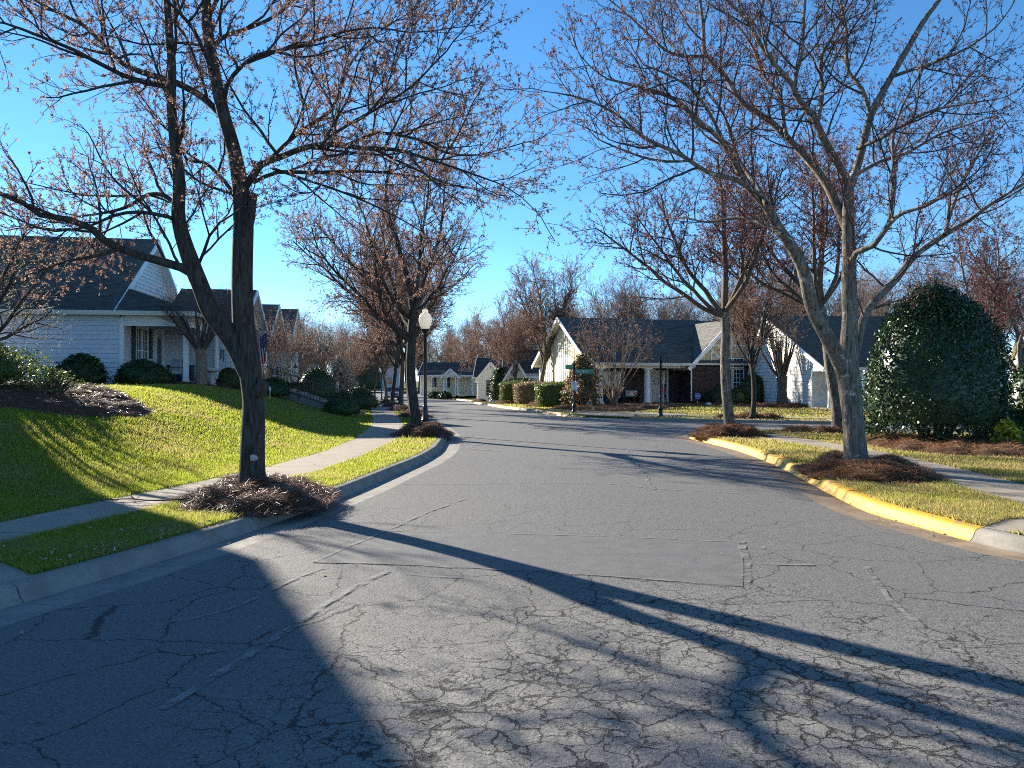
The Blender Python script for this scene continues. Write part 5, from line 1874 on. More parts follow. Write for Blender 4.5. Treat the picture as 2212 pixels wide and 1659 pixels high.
# ---- the pale blue house on the rise
HB = thing('house', 'pale blue sided house with corner porch and white gable on the lawn rise', 'house', (-15.2, 30.0, 1.5), math.radians(9))
sb = M['siding_blue']
simple_siding(HB, FX((0, 0, 0)), -9.5, -0.12, 0.0, 2.72, 0.18, sb)
fr_p = FR((0, 0, 0))
simple_siding(HB, fr_p, 0.1, 6.0, 0.12, 2.9, 0.18, sb, holes=[(1.42, 3.22, 0.45, 2.45), (4.15, 5.35, 0.12, 2.4)])
simple_siding(HB, FX((0, 6.0, 0)), 0.02, 3.2, 0.0, 3.0, 0.18, sb)
mb = MB()
mb.box(-9.3, -0.12, 0.1, 11, -.3, 2.9).box(0.0, 3.1, 6.1, 11.6, -.3, 3.0)
mb.build('wall', sb, HB)
mb = MB()
mb.box(-0.10, 0.06, -0.05, 0.10, -.2, 2.66)
mb.build('corner_post', M['trim'], HB)
mb = MB()
mb.box(0.07, 2.42, 0.0, 0.14, 2.34, 2.82).box(2.28, 2.42, 0.12, 6.0, 2.34, 2.82)
mb.build('porch_beam', M['trim'], HB)
mb = MB()
mb.box(0.03, 2.45, 0.0, 6.0, -.3, 0.1)
mb.build('porch_floor', M['concrete'], HB)
mb = MB()
mb.box(0.03, 2.27, 0.15, 5.97, 2.66, 2.70)
mb.build('porch_ceiling', M['trim'], HB)
for y in (0.08, 2.75, 5.4):
    column(HB, 2.33, y, 0.1, 2.34, 0.125)
for a, b in ((1.50, 2.32), (2.34, 3.14)):
    window(HB, fr_p, a, b, 0.5, 2.4, 2, 4, 'trim', 0.06, meet=2)
mb = MB()
mb.fbox(fr_p, 1.42, 3.22, 2.4, 2.62, 0, .05)
mb.build('window_header', M['trim'], HB)
for a in (0.98, 3.24):
    mb = MB()
    mb.fbox(fr_p, a, a + .42, 0.45, 2.45, .02, .06)
    for k in range(20):
        mb.fbox(fr_p, a + .05, a + .37, .52 + .093 * k, .57 + .093 * k, .055, .075)
    mb.build('shutter', M['shutter'], HB)
mb = MB()
mb.fbox(fr_p, 4.15, 4.32, .12, 2.3, 0, .06).fbox(fr_p, 5.18, 5.35, .12, 2.3, 0, .06).fbox(fr_p, 4.15, 5.35, 2.3, 2.5, 0, .08)
df = mb.build('door', M['trim'], HB)
mb = MB()
mb.fbox(fr_p, 4.33, 5.17, .14, 2.28, -.02, .03)
mb.build('door_panel', M['door'], df)
mb = MB()
mb.fbox(fr_p, 4.47, 5.03, .3, 2.1, .031, .04)
mb.build('pane', M['glass'], df)
slope(HB, (-10, -.42, 2.9), (-.2, -.42, 2.9), (-.2, 5.5, 6.7), (-10, 5.5, 6.7), 'shingle')
slope(HB, (-.2, 11.4, 2.9), (-10, 11.4, 2.9), (-10, 5.5, 6.7), (-.2, 5.5, 6.7), 'shingle', tabs=False)
gable_siding(HB, FR((-.62, 0, 0)), 0.0, 11.0, 3.05, 5.5, 6.55, 0.18, M['siding_white'])
slope(HB, (-.2, -.42, 2.9), (2.78, -.42, 2.9), (-.2, 1.20, 3.94), (-.2, 1.20, 3.94), 'shingle', exp=.14)
slope(HB, (2.78, -.42, 2.9), (2.78, 6.2, 2.9), (-.2, 6.2, 3.94), (-.2, 1.20, 3.94), 'shingle', exp=.14)
gutter(HB, (-10, -.44, 2.72), (2.8, -.44, 2.72), (0, -1, 0), 'cream_trim')
gutter(HB, (2.8, -.44, 2.72), (2.8, 5.9, 2.72), (1, 0, 0), 'cream_trim')
mb = MB()
mb.bar((-.15, -.42, 2.80), (-.15, 5.5, 6.6), .05, .2)
mb.build('rake_board', M['trim'], HB)
# wing behind the porch
slope(HB, (-.1, 5.6, 2.95), (3.55, 5.6, 2.95), (3.55, 9.0, 4.85), (-.1, 9.0, 4.85), 'shingle_brown')
slope(HB, (3.55, 12.4, 2.95), (-.1, 12.4, 2.95), (-.1, 9.0, 4.85), (3.55, 9.0, 4.85), 'shingle_brown', tabs=False)
simple_siding(HB, FR((3.2, 0, 0)), 6.1, 12.0, 0, 2.95, .18, M['siding_brown'])
gable_siding(HB, FR((3.2, 0, 0)), 6.1, 12.0, 2.95, 9.0, 4.6, .18, M['cream_trim'])
mb = MB()
mb.bar((3.6, 5.55, 2.82), (3.6, 9.0, 4.74), .06, .2).bar((3.6, 9.0, 4.74), (3.6, 12.45, 2.82), .06, .2)
mb.build('rake_board', M['trim'], HB)
mb = MB()
mb.box(3.0, 3.55, 11.6, 12.3, 2.72, 2.92)
mb.build('trim_board', M['trim'], HB)
mb = MB()
mb.box(3.12, 3.28, 5.93, 6.08, 0, 2.9)
mb.build('trim_board', M['trim'], HB)


def cottage(label, loc, rz, w, d, eave, ridge, wall, roofm='shingle', end='R', wins=(), over=.35, exp=.2, tabs=False, gable_mat=None):
    """ridge along x; street front at y=0"""
    root = thing('house', label, 'house', loc, math.radians(rz))
    mb = MB()
    mb.box(0.06, w - .06, .06, d - .06, -.4, eave - .02)
    mb.build('wall', M[wall], root)
    holes = [(a, b, c, e) for (a, b, c, e, _, _) in wins]
    simple_siding(root, FX((0, 0, 0)), 0, w, 0, eave, exp, M[wall], holes)
    for (a, b, c, e, nc, nrw) in wins:
        window(root, FX((0, 0, 0)), a, b, c, e, nc, nrw, 'trim', .08, .03)
    for sgn, fr in ((1, FR((w, 0, 0))), (-1, FL((0, 0, 0)))):
        if (sgn == 1 and 'R' in end) or (sgn == -1 and 'L' in end):
            simple_siding(root, fr, .05, d - .05, 0, eave, exp, M[wall])
            gable_siding(root, fr, .05, d - .05, eave, d / 2, ridge - .12, exp, M[gable_mat or wall])
    slope(root, (-over, -over, eave), (w + over, -over, eave), (w + over, d / 2, ridge), (-over, d / 2, ridge), roofm, tabs=tabs, exp=.2)
    slope(root, (w + over, d + over, eave), (-over, d + over, eave), (-over, d / 2, ridge), (w + over, d / 2, ridge), roofm, tabs=False, exp=.2)
    for sx in (-over - .03, w + over + .03):
        mb = MB()
        mb.bar((sx, -over, eave - .08), (sx, d / 2, ridge - .06), .05, .2).bar((sx, d / 2, ridge - .06), (sx, d + over, eave - .08), .05, .2)
        mb.build('rake_board', M['trim'], root)
    gutter(root, (-over, -over - .02, eave - .2), (w + over, -over - .02, eave - .2), (0, -1, 0))
    return root


def front_gable(root, x0, x1, zb, y0, depth, mat, apex, exp=.2, roofm='shingle', over=.3, walls=True):
    xc = (x0 + x1) / 2
    if walls:
        mb = MB()
        mb.box(x0 + .05, x1 - .05, y0 + .06, depth, -.3, zb)
        mb.build('wall', M[mat], root)
    gable_siding(root, FX((0, y0, 0)), x0, x1, zb, xc, apex - .15, exp, M[mat])
    sl = (apex - zb) / ((x1 - x0) / 2)
    slope(root, (x0 - over, depth, zb - over * sl), (x0 - over, y0 - over, zb - over * sl), (xc, y0 - over, apex), (xc, depth, apex), roofm, tabs=False, exp=.2)
    slope(root, (x1 + over, y0 - over, zb - over * sl), (x1 + over, depth, zb - over * sl), (xc, depth, apex), (xc, y0 - over, apex), roofm, tabs=False, exp=.2)
    mb = MB()
    mb.bar((x0 - over, y0 - over - .04, zb - over * sl - .04), (xc, y0 - over - .04, apex - .04), .05, .2).bar((xc, y0 - over - .04, apex - .04), (x1 + over, y0 - over - .04, zb - over * sl - .04), .05, .2)
    mb.build('rake_board', M['trim'], root)


# houses farther up the hill
x2, y2 = -15.6, 49.0
h2 = cottage('taupe house with dark roof behind the flag', (x2 - 8, y2 - 1.4, L1(x2, y2)), 10, 8, 8.5, 3.0, 5.5, 'siding_brown', 'shingle_brown', 'R')
mb = MB()
mb.box(7.85, 8.1, -.06, .1, 0, 2.9)
mb.build('corner_post', M['trim'], h2)
x3, y3 = -17.3, 60.0
h3 = cottage('sage green house with brown roof highest on the hill row', (x3 - 7.5, y3 - 1.4, L1(x3, y3)), 11, 7.5, 9, 4.0, 6.4, 'siding_green', 'shingle_brown', 'R')

# ---- brick house at the corner
BH = thing('house', 'dark brick house with cream gable end, white porch columns and tan half timbered gable', 'house', (4.9, 47.0, 0.2), math.radians(16))
# long walls
fb = FX((0, 1.8, 0))
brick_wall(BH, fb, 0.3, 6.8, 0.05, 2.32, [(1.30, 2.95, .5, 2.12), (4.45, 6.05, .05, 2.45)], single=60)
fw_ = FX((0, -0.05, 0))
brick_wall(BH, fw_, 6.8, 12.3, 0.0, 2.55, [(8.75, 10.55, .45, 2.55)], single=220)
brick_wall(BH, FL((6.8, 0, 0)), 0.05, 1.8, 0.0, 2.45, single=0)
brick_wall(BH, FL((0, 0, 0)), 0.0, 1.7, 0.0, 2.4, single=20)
brick_wall(BH, FL((-.03, 0, 0)), 1.75, 10.4, 0.0, .62, mat='brick_pale', single=0)
mb = MB()
mb.box(.35, 12.2, 1.95, 10.3, -.3, 2.5).box(6.9, 12.2, .1, 1.9, -.3, 2.5)
mb.build('wall', M['stucco'], BH)
mb = MB()
mb.box(.1, 6.75, 0.05, 1.78, -.2, .05)
mb.build('porch_floor', M['concrete'], BH)
mb = MB()
mb.box(.05, 6.78, 0.12, 1.7, 2.45, 2.5)
mb.build('porch_ceiling', M['cream_trim'], BH)
mb = MB()
mb.box(0.0, 6.76, -.03, .14, 2.27, 2.52)
mb.build('porch_beam', M['cream_trim'], BH)
gutter(BH, (-.1, -.42, 2.42), (6.7, -.42, 2.42), (0, -1, 0), 'cream_trim', .12)
column(BH, .55, .1, .05, 2.27, .2)
column(BH, 3.72, .1, .05, 2.27, .2)
window(BH, fb, 1.38, 2.1, .55, 2.07, 1, 2, 'trim', .06, meet=1)
window(BH, fb, 2.14, 2.88, .55, 2.07, 1, 2, 'trim', .06, meet=1)
# entrance
mb = MB()
mb.fbox(fb, 4.45, 4.53, .05, 2.42, -.06, .06).fbox(fb, 5.97, 6.05, .05, 2.42, -.06, .06).fbox(fb, 4.45, 6.05, 2.40, 2.48, -.06, .07).fbox(fb, 4.53, 5.97, 2.05, 2.12, -.06, .05)
mb.fbox(fb, 4.76, 4.82, .05, 2.05, -.06, .05).fbox(fb, 5.66, 5.72, .05, 2.05, -.06, .05)
ent = mb.build('door_frame', M['trim'], BH)
mb = MB()
mb.fbox(fb, 4.83, 5.65, .08, 2.04, -.03, .02)
for (a, b, c, d) in ((4.93, 5.20, 1.1, 1.9), (5.28, 5.55, 1.1, 1.9), (4.93, 5.20, .25, .95), (5.28, 5.55, .25, .95)):
    mb.fbox(fb, a, b, c, d, .018, .034)
dr_ = mb.build('door', M['door'], BH)
mb = MB()
mb.fbox(fb, 5.58, 5.62, .98, 1.18, .02, .07)
mb.build('handle', M['iron'], dr_)
window(BH, fb, 4.54, 4.75, .3, 2.0, 1, 5, 'trim', .03, name='sidelight')
window(BH, fb, 5.73, 5.96, .3, 2.0, 1, 5, 'trim', .03, name='sidelight')
window(BH, fb, 4.6, 5.9, 2.12, 2.40, 4, 1, 'trim', .03, name='transom')
# tall gable window: upper lights and double sashes
window(BH, fw_, 8.8, 9.66, 2.32, 2.95, 3, 2, 'trim', .06)
window(BH, fw_, 9.69, 10.52, 2.32, 2.95, 3, 2, 'trim', .06)
window(BH, fw_, 8.8, 9.66, .5, 2.27, 3, 6, 'trim', .06, meet=3)
window(BH, fw_, 9.69, 10.52, .5, 2.27, 3, 6, 'trim', .06, meet=3)
# half timbered gable
xc, za, zb = 9.55, 5.4, 2.55
sl = .98
mb = MB()
gx0, gx1 = 6.62, 12.48
mb.prism([(gx0 + .1, -.03, zb), (8.75, -.03, zb), (8.75, -.03, 2.98), (10.57, -.03, 2.98), (10.57, -.03, zb), (gx1 - .1, -.03, zb), (xc, -.03, za - .1)], (0, .1, 0))
mb.build('gable_panel', M['stucco'], BH)
for (a, b) in (((8.15, zb), (8.15, zb + (8.15 - gx0) * sl - .15)), ((9.62, 2.98), (9.62, 5.2)), ((10.95, zb), (10.95, zb + (gx1 - 10.95) * sl - .15)), ((8.73, 2.92), (7.85, 3.75)), ((10.6, 2.92), (11.25, 3.6)), ((8.0, 3.75), (11.1, 3.75))):
    mb = MB()
    mb.bar((a[0], -.05, a[1]), (b[0], -.05, b[1]), .10, .05, up=V3((0, 1, 0)))
    mb.build('timber', M['trim'], BH)
zo = zb - .3
slope(BH, (gx0 - .28, 6.0, zo), (gx0 - .28, -.38, zo), (xc, -.38, za + .05), (xc, 6.0, za + .05), 'shingle_grey', tabs=True, exp=.16)  # sunward slope in paler shingles: the sunlight is put into the colour
slope(BH, (gx1 + .28, -.38, zo), (gx1 + .28, 6.0, zo), (xc, 6.0, za + .05), (xc, -.38, za + .05), 'shingle', tabs=True, exp=.16)
mb = MB()
mb.bar((gx0 - .28, -.43, zo - .06), (xc, -.43, za - .02), .05, .24).bar((xc, -.43, za - .02), (gx1 + .28, -.43, zo - .06), .05, .24)
mb.build('rake_board', M['trim'], BH)
# main roof
slope(BH, (-.4, -.4, 2.6), (12.6, -.4, 2.6), (12.6, 5.2, 5.78), (-.4, 5.2, 5.78), 'shingle', tabs=True, exp=.15)
slope(BH, (12.6, 10.8, 2.6), (-.4, 10.8, 2.6), (-.4, 5.2, 5.78), (12.6, 5.2, 5.78), 'shingle', tabs=False)
mb = MB()
mb.bar((-.45, -.45, 2.46), (-.45, 5.2, 5.68), .06, .24).bar((-.45, 5.2, 5.68), (-.45, 10.85, 2.46), .06, .24)
mb.build('rake_board', M['trim'], BH)
mb = MB()
mb.box(-.42, 0.0, -.42, .5, 2.3, 2.46)
mb.build('eave_return', M['trim'], BH)
# cream board and batten gable end
fl = FL((0, 0, 0))
mb = MB()
mb.prism([(-.0, 1.75, .64), (-.0, 10.4, .64), (-.0, 10.4, 2.4), (-.0, 5.2, 5.45), (-.0, 0.05, 2.45), (-.0, 1.75, 2.45)], (.1, 0, 0))
mb.build('gable_panel', M['siding_cream'], BH)
y = 1.8
while y < 10.4:
    zt = 2.45 + (1 - abs(y - 5.2) / 5.2) * 3.0
    mb = MB()
    mb.fbox(fl, y, y + .06, .66, zt - .08, 0.0, .028)
    mb.build('batten', M['siding_cream'], BH)
    y += .42
mb = MB()
mb.fbox(fl, 1.75, 10.4, 2.12, 2.24, 0, .035)
mb.build('trim_board', M['siding_cream'], BH)
mb = MB()
mb.fbox(fl, 1.75, 10.4, .58, .68, -.03, .05)
mb.build('trim_board', M['siding_cream'], BH)
window(BH, fl, 2.2, 2.9, .9, 1.95, 2, 4, 'trim', .06)
downspout(BH, [(-.35, -.5, 2.42), (-.3, -.48, 2.3), (.28, -.12, 2.12), (.28, -.12, .08)])
downspout(BH, [(6.75, -.48, 2.42), (6.75, -.42, 2.32), (6.68, -.14, 2.2), (6.68, -.14, .2)])
downspout(BH, [(12.7, -.2, 2.5), (12.6, -.16, 2.35), (12.42, -.12, 2.25), (12.42, -.12, .2)])

# ---- white house
WH = thing('house', 'white sided house with a recessed porch and sloping dark roof', 'house', (15.75, 38.3, 0.25), math.radians(1))
fg = FL((0, 0, 0))
def wspan(z):
    t = max(0, (z - 2.2) / (5.3 - 2.2))
    return (8.2 * t, 10.6 - 2.4 * t)
siding(WH, fg, lambda z: [((2.0 if z < 1.99 else wspan(z)[0]), wspan(z)[1])], 0.0, 1.98, .2, M['siding_white'])
siding(WH, fg, lambda z: [wspan(z)], 1.98, 5.25, .2, M['siding_white'])
mb = MB()
mb.box(.1, 9, 2.05, 10.5, -.3, 2.2).box(1.75, 9, .1, 2.0, -.3, 2.2)
mb.build('wall', M['siding_white'], WH)
simple_siding(WH, FL((1.7, 0, 0)), 0.0, 2.02, .1, 2.0, .2, M['siding_white'], [(.28, 1.5, .5, 1.85)])
mb = MB()
mb.box(-.035, .06, 1.93, 2.03, 0, 1.98).box(-.04, .05, -.05, 2.03, 1.93, 2.0)
mb.build('corner_board', M['trim'], WH)
mb = MB()
mb.box(-.1, 1.7, -.6, 2.0, -.25, .08)
mb.build('porch_floor', M['concrete'], WH)
mb = MB()
mb.box(.02, 1.7, -.05, 2.0, 2.02, 2.06)
mb.build('porch_ceiling', M['trim'], WH)
fq = FL((1.7, 0, 0))
window(WH, fq, .28, .88, .5, 1.85, 3, 4, 'trim', .05, meet=2)
window(WH, fq, .9, 1.5, .5, 1.85, 3, 4, 'trim', .05, meet=2)
mb = MB()
mb.fbox(fq, 1.52, 1.84, .45, 1.88, .02, .06)
for k in range(13):
    mb.fbox(fq, 1.56, 1.80, .52 + .1 * k, .58 + .1 * k, .055, .075)
mb.build('shutter', M['shutter'], WH)
slope(WH, (9.3, -.45, 2.1), (-.4, -.45, 2.1), (-.4, 8.2, 5.36), (9.3, 8.2, 5.36), 'shingle_brown', tabs=True, exp=.2)
slope(WH, (-.4, 10.9, 1.9), (9.3, 10.9, 1.9), (9.3, 8.2, 5.36), (-.4, 8.2, 5.36), 'shingle_brown', tabs=False)
mb = MB()
mb.bar((-.44, -.5, 1.97), (-.44, 8.2, 5.25), .05, .2).bar((-.44, 8.2, 5.25), (-.44, 10.95, 1.75), .05, .2)
mb.build('rake_board', M['trim'], WH)
mb = MB()
mb.lathe([(.08, .08), (.07, .1), (.07, 1.9), (.09, 1.93)], (0, 0, 0), 10)
column(WH, .02, -.1, .08, 2.0, .08)

# ---- cottages along the far side of the street
cA = cottage('white cottage with a steep front gable and dark porch, between the street trees', (-3.4, 75, -.35), -2, 9.5, 8, 2.4, 4.4, 'siding_white', 'shingle', 'L', [(5.2, 6.3, .5, 2.2, 2, 4)], tabs=False)
front_gable(cA, 0.2, 2.6, 2.3, -1.4, 4.0, 'siding_white', 3.8)
simple_siding(cA, FX((0, -1.4, 0)), .2, 2.6, 0, 2.3, .2, M['siding_white'], [(.9, 1.9, .5, 2.2)])
window(cA, FX((0, -1.4, 0)), .9, 1.9, .5, 2.2, 2, 5, 'trim', .08, .03)
cB = cottage('white cottage with double peaked gables and slim porch columns next to the brick house', (-.5, 66, -.1), -2, 9, 8, 2.4, 4.6, 'siding_white', 'shingle', 'L', [(6.2, 7.4, .5, 2.1, 2, 4)], tabs=False)
front_gable(cB, .1, 1.7, 2.2, -1.5, 2.0, 'siding_white', 3.5, walls=False)
for x in (.2, .75, 1.6, 2.7, 3.8):
    column(cB, x, -1.35, 0, 2.0, .1)
mb = MB()
mb.box(.05, 3.9, -1.45, -1.25, 2.0, 2.19)
mb.build('porch_beam', M['trim'], cB)
wre = MB()
wre.tube([(5.6 + .22 * math.cos(t * .5236), -.06, 1.5 + .22 * math.sin(t * .5236)) for t in range(13)], .06, 6, cap=False)
wre.build('door_wreath', M['boxwood'], cB)
cC = cottage('pale cottage with a small white porch gable and columns by the yellow kerb', (-12.0, 101, .1), -3, 9.5, 8, 2.4, 4.1, 'siding_cream', 'shingle', 'L', [(1.2, 2.2, .6, 2.2, 2, 2), (3.0, 4.0, .6, 2.2, 2, 2)], tabs=False)
front_gable(cC, 3.2, 5.2, 2.2, -1.9, 1.0, 'siding_white', 3.1, walls=False)
for x in (.3, 1.7, 3.3, 3.6, 4.8, 5.1, 7.0, 9.0):
    column(cC, x, -1.55, -.3, 2.0, .12)
mb = MB()
mb.box(.2, 9.1, -1.65, -1.45, 2.0, 2.2)
mb.build('porch_beam', M['trim'], cC)
slope(cC, (-.1, -1.9, 2.3), (3.0, -1.9, 2.3), (3.0, .2, 2.8), (-.1, .2, 2.8), 'shingle', tabs=False)
slope(cC, (5.5, -1.9, 2.3), (9.3, -1.9, 2.3), (9.3, .2, 2.8), (5.5, .2, 2.8), 'shingle', tabs=False)
cD = cottage('far pale cottage closing the street with white garage wall', (-37, 176, .6), 22, 10, 9, 3.0, 5.6, 'siding_white', 'shingle_grey', 'LR', [(3, 4.4, .6, 2.3, 1, 1)])
cE = cottage('far grey roofed house left of the closing cottage', (-49, 168, .9), 22, 8, 8, 3.0, 6.0, 'siding_green', 'shingle_grey', 'LR', [(2, 3.2, .8, 2.2, 1, 1)])
front_gable(cE, 3.8, 7.6, 3.0, -1.4, 4, 'siding_white', 5.6)
cF = cottage('tall grey house far behind the row of trunks', (-30, 150, .1), 18, 9, 9, 4.4, 7.2, 'siding_blue', 'shingle_grey', 'LR', [(5.5, 6.7, .8, 2.3, 1, 1)])
cG = cottage('pale house with a grey roof past the clipped holly', (44, 64, .5), -20, 13, 9, 2.8, 5.6, 'siding_cream', 'shingle_brown', 'LR', [(3.2, 4.8, .7, 2.3, 4, 4), (7.5, 9, .7, 2.3, 4, 4)])
cH = cottage('low roofed house behind the trunk of the tall maple', (27, 60, .4), 5, 12, 9, 2.7, 5.2, 'siding_brown', 'shingle_brown', 'L', [(4, 5.2, .7, 2.2, 2, 4)])

# ---- the neighbour just beyond the frame whose gable shades the near kerb and street
NEIGH = (3.55, -2.67, 1.125)
ca, sa = math.cos(SUN_AZ), math.sin(SUN_AZ)


def nb(u, v):
    return (ca * u - sa * v, sa * u + ca * v)


VN = 23.6
NZ = 1.5
k_ = math.tan(SUN_EL)
hz = lambda h0: h0 + k_ * VN - NZ
NU, NH0, NS = NEIGH
ox, oy = nb(NU, VN)
NBH = thing('house', 'neighbouring gabled house whose shadow lies over the near street', 'house', (ox, oy, NZ), SUN_AZ)
e = hz(NH0)
wN = 6.4
zr_ = e + NS * wN / 2
mb = MB()
mb.prism([(0, .0, -.6), (-wN, .0, -.6), (-wN, .0, e - .1), (-wN / 2, .0, zr_ - .15), (0, .0, e - .1)], (0, 9, 0))
mb.build('wall', M['siding_blue'], NBH)
slope(NBH, (.03, 9.2, e - .05), (.03, -.2, e - .05), (-wN / 2, -.2, zr_), (-wN / 2, 9.2, zr_), 'shingle', tabs=False)
slope(NBH, (-wN - .03, -.2, e - .05), (-wN - .03, 9.2, e - .05), (-wN / 2, 9.2, zr_), (-wN / 2, -.2, zr_), 'shingle', tabs=False)
window(NBH, FX((0, -.05, 0)), -4.2, -2.6, 1.0, 2.6, 2, 4, 'trim', .08)
# ------------------------------------------------------------------ street furniture and small things
def street_lamp(loc, label, H=3.85):
    t = thing('street_lamp', label, 'street lamp', loc, 0, 'white globe street lamps on black posts')
    mb = MB()
    mb.lathe([(.16, 0), (.16, .06), (.13, .10), (.11, .3), (.13, .34), (.09, .40), (.075, .7), (.085, .74), (.06, .8)], n=16)
    mb.build('base', M['iron'], t, smooth=True)
    mb = MB()
    mb.lathe([(.055, .78), (.05, 1.6), (.042, H - .82), (.06, H - .80), (.06, H - .77), (.045, H - .76)], n=14)
    mb.build('pole', M['iron'], t, smooth=True)
    mb = MB()
    mb.lathe([(.05, H - .78), (.10, H - .70), (.135, H - .66), (.135, H - .64), (.10, H - .64)], n=16)
    mb.build('globe_holder', M['iron'], t, smooth=True)
    mb = MB()
    mb.lathe([(.105, H - .64), (.14, H - .60), (.205, H - .42), (.21, H - .34), (.195, H - .26), (.165, H - .19), (.15, H - .175), (.155, H - .165), (.10, H - .13), (.085, H - .12), (.095, H - .08), (.08, H - .035), (.045, H - .01), (.012, H)], n=20)
    mb.build('globe', M['globe'], t, smooth=True)
    return t


street_lamp((-2.74, 24.3, .12), 'globe street lamp close behind the trunk on the kerb bulge')
street_lamp((*at(824, 862, .2), -.5), 'distant globe street lamp among the row of dark trunks')
street_lamp((*at(1032, 861, .2), -.45), 'distant globe street lamp across the street under orange maples')
street_lamp(on(727, 92), 'half hidden globe street lamp above the pale plume grass', 5.0)


def post(loc, label, H, ang):
    t = thing('sign_post', label, 'sign post', loc, ang, 'black sign posts')
    mb = MB()
    mb.lathe([(.13, 0), (.13, .05), (.10, .09), (.085, .28), (.11, .33), (.08, .38), (.06, .46)], n=14)
    mb.build('base', M['iron'], t, smooth=True)
    mb = MB()
    mb.lathe([(.048, .44), (.045, H - .12), (.06, H - .10), (.035, H - .07), (.055, H - .03), (.02, H)], n=12)
    mb.build('pole', M['iron'], t, smooth=True)
    mb = MB()
    mb.lathe([(.07, .80), (.075, .84), (.055, .88), (.048, .92)], n=12)
    mb.build('collar', M['iron'], t, smooth=True)
    return t


sp_ = (3.03, 37.5, float(zr(37.5)) + .15)
p1 = post(sp_, 'black post carrying the green street name and white no parking sign', 2.5, 0)
mb = MB()
mb.box(.05, .93, -.012, .012, 1.87, 2.11)
mb.build('street_name_plate', M['sign_green'], p1)
mb = MB()
mb.box(.04, .95, -.016, .016, 1.85, 1.872).box(.04, .95, -.016, .016, 2.108, 2.13).box(.945, .96, -.016, .016, 1.85, 2.13)
mb.build('plate_frame', M['iron'], p1)
text('PARK CRESCENT', .155, M['sign_white'], p1, (.405, -.016, 1.985), (math.radians(90), 0, 0), sx=.56)
text('LANE', .068, M['sign_white'], p1, (.865, -.016, 2.055), (math.radians(90), 0, 0), sx=.75)
mb = MB()
q = [(-.05, 0), (-.38, .30)]
mb.bar((-.04, -.0, 2.22), (-.36, .55, 2.22), .02, .19)
mb.build('street_name_plate', M['sign_green'], p1)
mb = MB()
mb.bar((-.04, 0, 2.325), (-.37, .56, 2.325), .028, .022).bar((-.04, 0, 2.115), (-.37, .56, 2.115), .028, .022).bar((-.365, .555, 2.11), (-.365, .555, 2.33), .028)
mb.build('plate_frame', M['iron'], p1)
mb = MB()
mb.box(-.145, .145, -.075, -.063, 1.07, 1.50)
ns = mb.build('no_parking_plate', M['sign_white'], p1)
for k, (s_, h_) in enumerate([('NO', .062), ('PARKING', .062), ('THIS', .05), ('SIDE', .05), ('OF', .045), ('STREET', .055)]):
    text(s_, h_ * 1.15, M['sign_ink'], ns, (0, -.079, 1.445 - .066 * k), (math.radians(90), 0, 0), sx=.75)
p2 = post((6.32, 32.7, .16), 'black post seen with its sign plate edge on, at the side street', 2.62, math.radians(-11))
mb = MB()
mb.prism([(.06, -.30 * math.cos(a) , 2.12 + .30 * math.sin(a)) for a in [math.radians(22.5 + 45 * k) for k in range(8)]], (.012, 0, 0))
mb.build('sign_plate', M['plastic_dark'], p2)

# ---- stars and stripes hanging from the porch corner
fl0 = W(545, 741, 36.2)
fl1 = W(576, 717, 35.6)
flag = thing('flag', 'national flag of stars and stripes hanging from an angled pole on the pale blue house', 'flag', fl0)
mb = MB()
dv = fl1 - fl0
mb.tube([(0, 0, 0), dv * 1.06], .014, 8)
mb.build('flagpole', M['trim'], flag)
hoist = dv.length * .98
fly = 1.2
dh = dv.normalized()
NI, NJ = 26, 13
V, Fq, mi = [], [], []
for i in range(NI + 1):
    for j in range(NJ + 1):
        s_, t_ = i / NI, j / NJ     # s along fly (hangs), t from lower end of the pole to its tip
        p = dh * (hoist * t_ * (1 - .42 * s_)) + V3((0.28 * s_ + .03, 0, -fly * s_ * (1 - .06 * t_)))
        p += V3((0.0, .09 * s_ * math.sin(9 * t_ + 3 * s_), 0)) + V3((.035 * s_ * math.sin(11 * t_), 0, 0))
        V.append(tuple(p))
for i in range(NI):
    for j in range(NJ):
        a = i * (NJ + 1) + j
        Fq.append((a, a + 1, a + NJ + 2, a + NJ + 1))
        canton = (j >= 6) and (i < NI * .40)
        mi.append(2 if canton else (0 if j % 2 == 0 else 1))
me = bpy.data.meshes.new('cloth')
me.from_pydata(V, [], Fq)
for k in ('red', 'white_cloth', 'navy'):
    me.materials.append(M[k])
me.polygons.foreach_set('material_index', mi)
cl = link_mesh('cloth', me, flag, smooth=True)
VP = lambda s_, t_: dh * (hoist * t_ * (1 - .42 * s_)) + V3((0.28 * s_ + .03, 0, -fly * s_ * (1 - .06 * t_))) + V3((0.0, .09 * s_ * math.sin(9 * t_ + 3 * s_), 0)) + V3((.035 * s_ * math.sin(11 * t_), 0, 0))
mb = MB()
for r_ in range(9):
    for c_ in range(6 if r_ % 2 == 0 else 5):
        s_ = .40 * (c_ + (.5 if r_ % 2 == 0 else 1.0)) / 6
        t_ = 6 / 13 + (7 / 13) * (r_ + .7) / 9.4
        p = VP(s_, t_) + V3((0, -.006, 0))
        rr = .017
        mb.add([p + V3((rr * (1 if k % 2 == 0 else .42) * math.cos(k * .6283 + 1.57), 0, rr * (1 if k % 2 == 0 else .42) * math.sin(k * .6283 + 1.57))) for k in range(10)], [tuple(range(10))])
tag(mb.build('stars', M['white_cloth'], cl, recalc=False), kind='stuff')

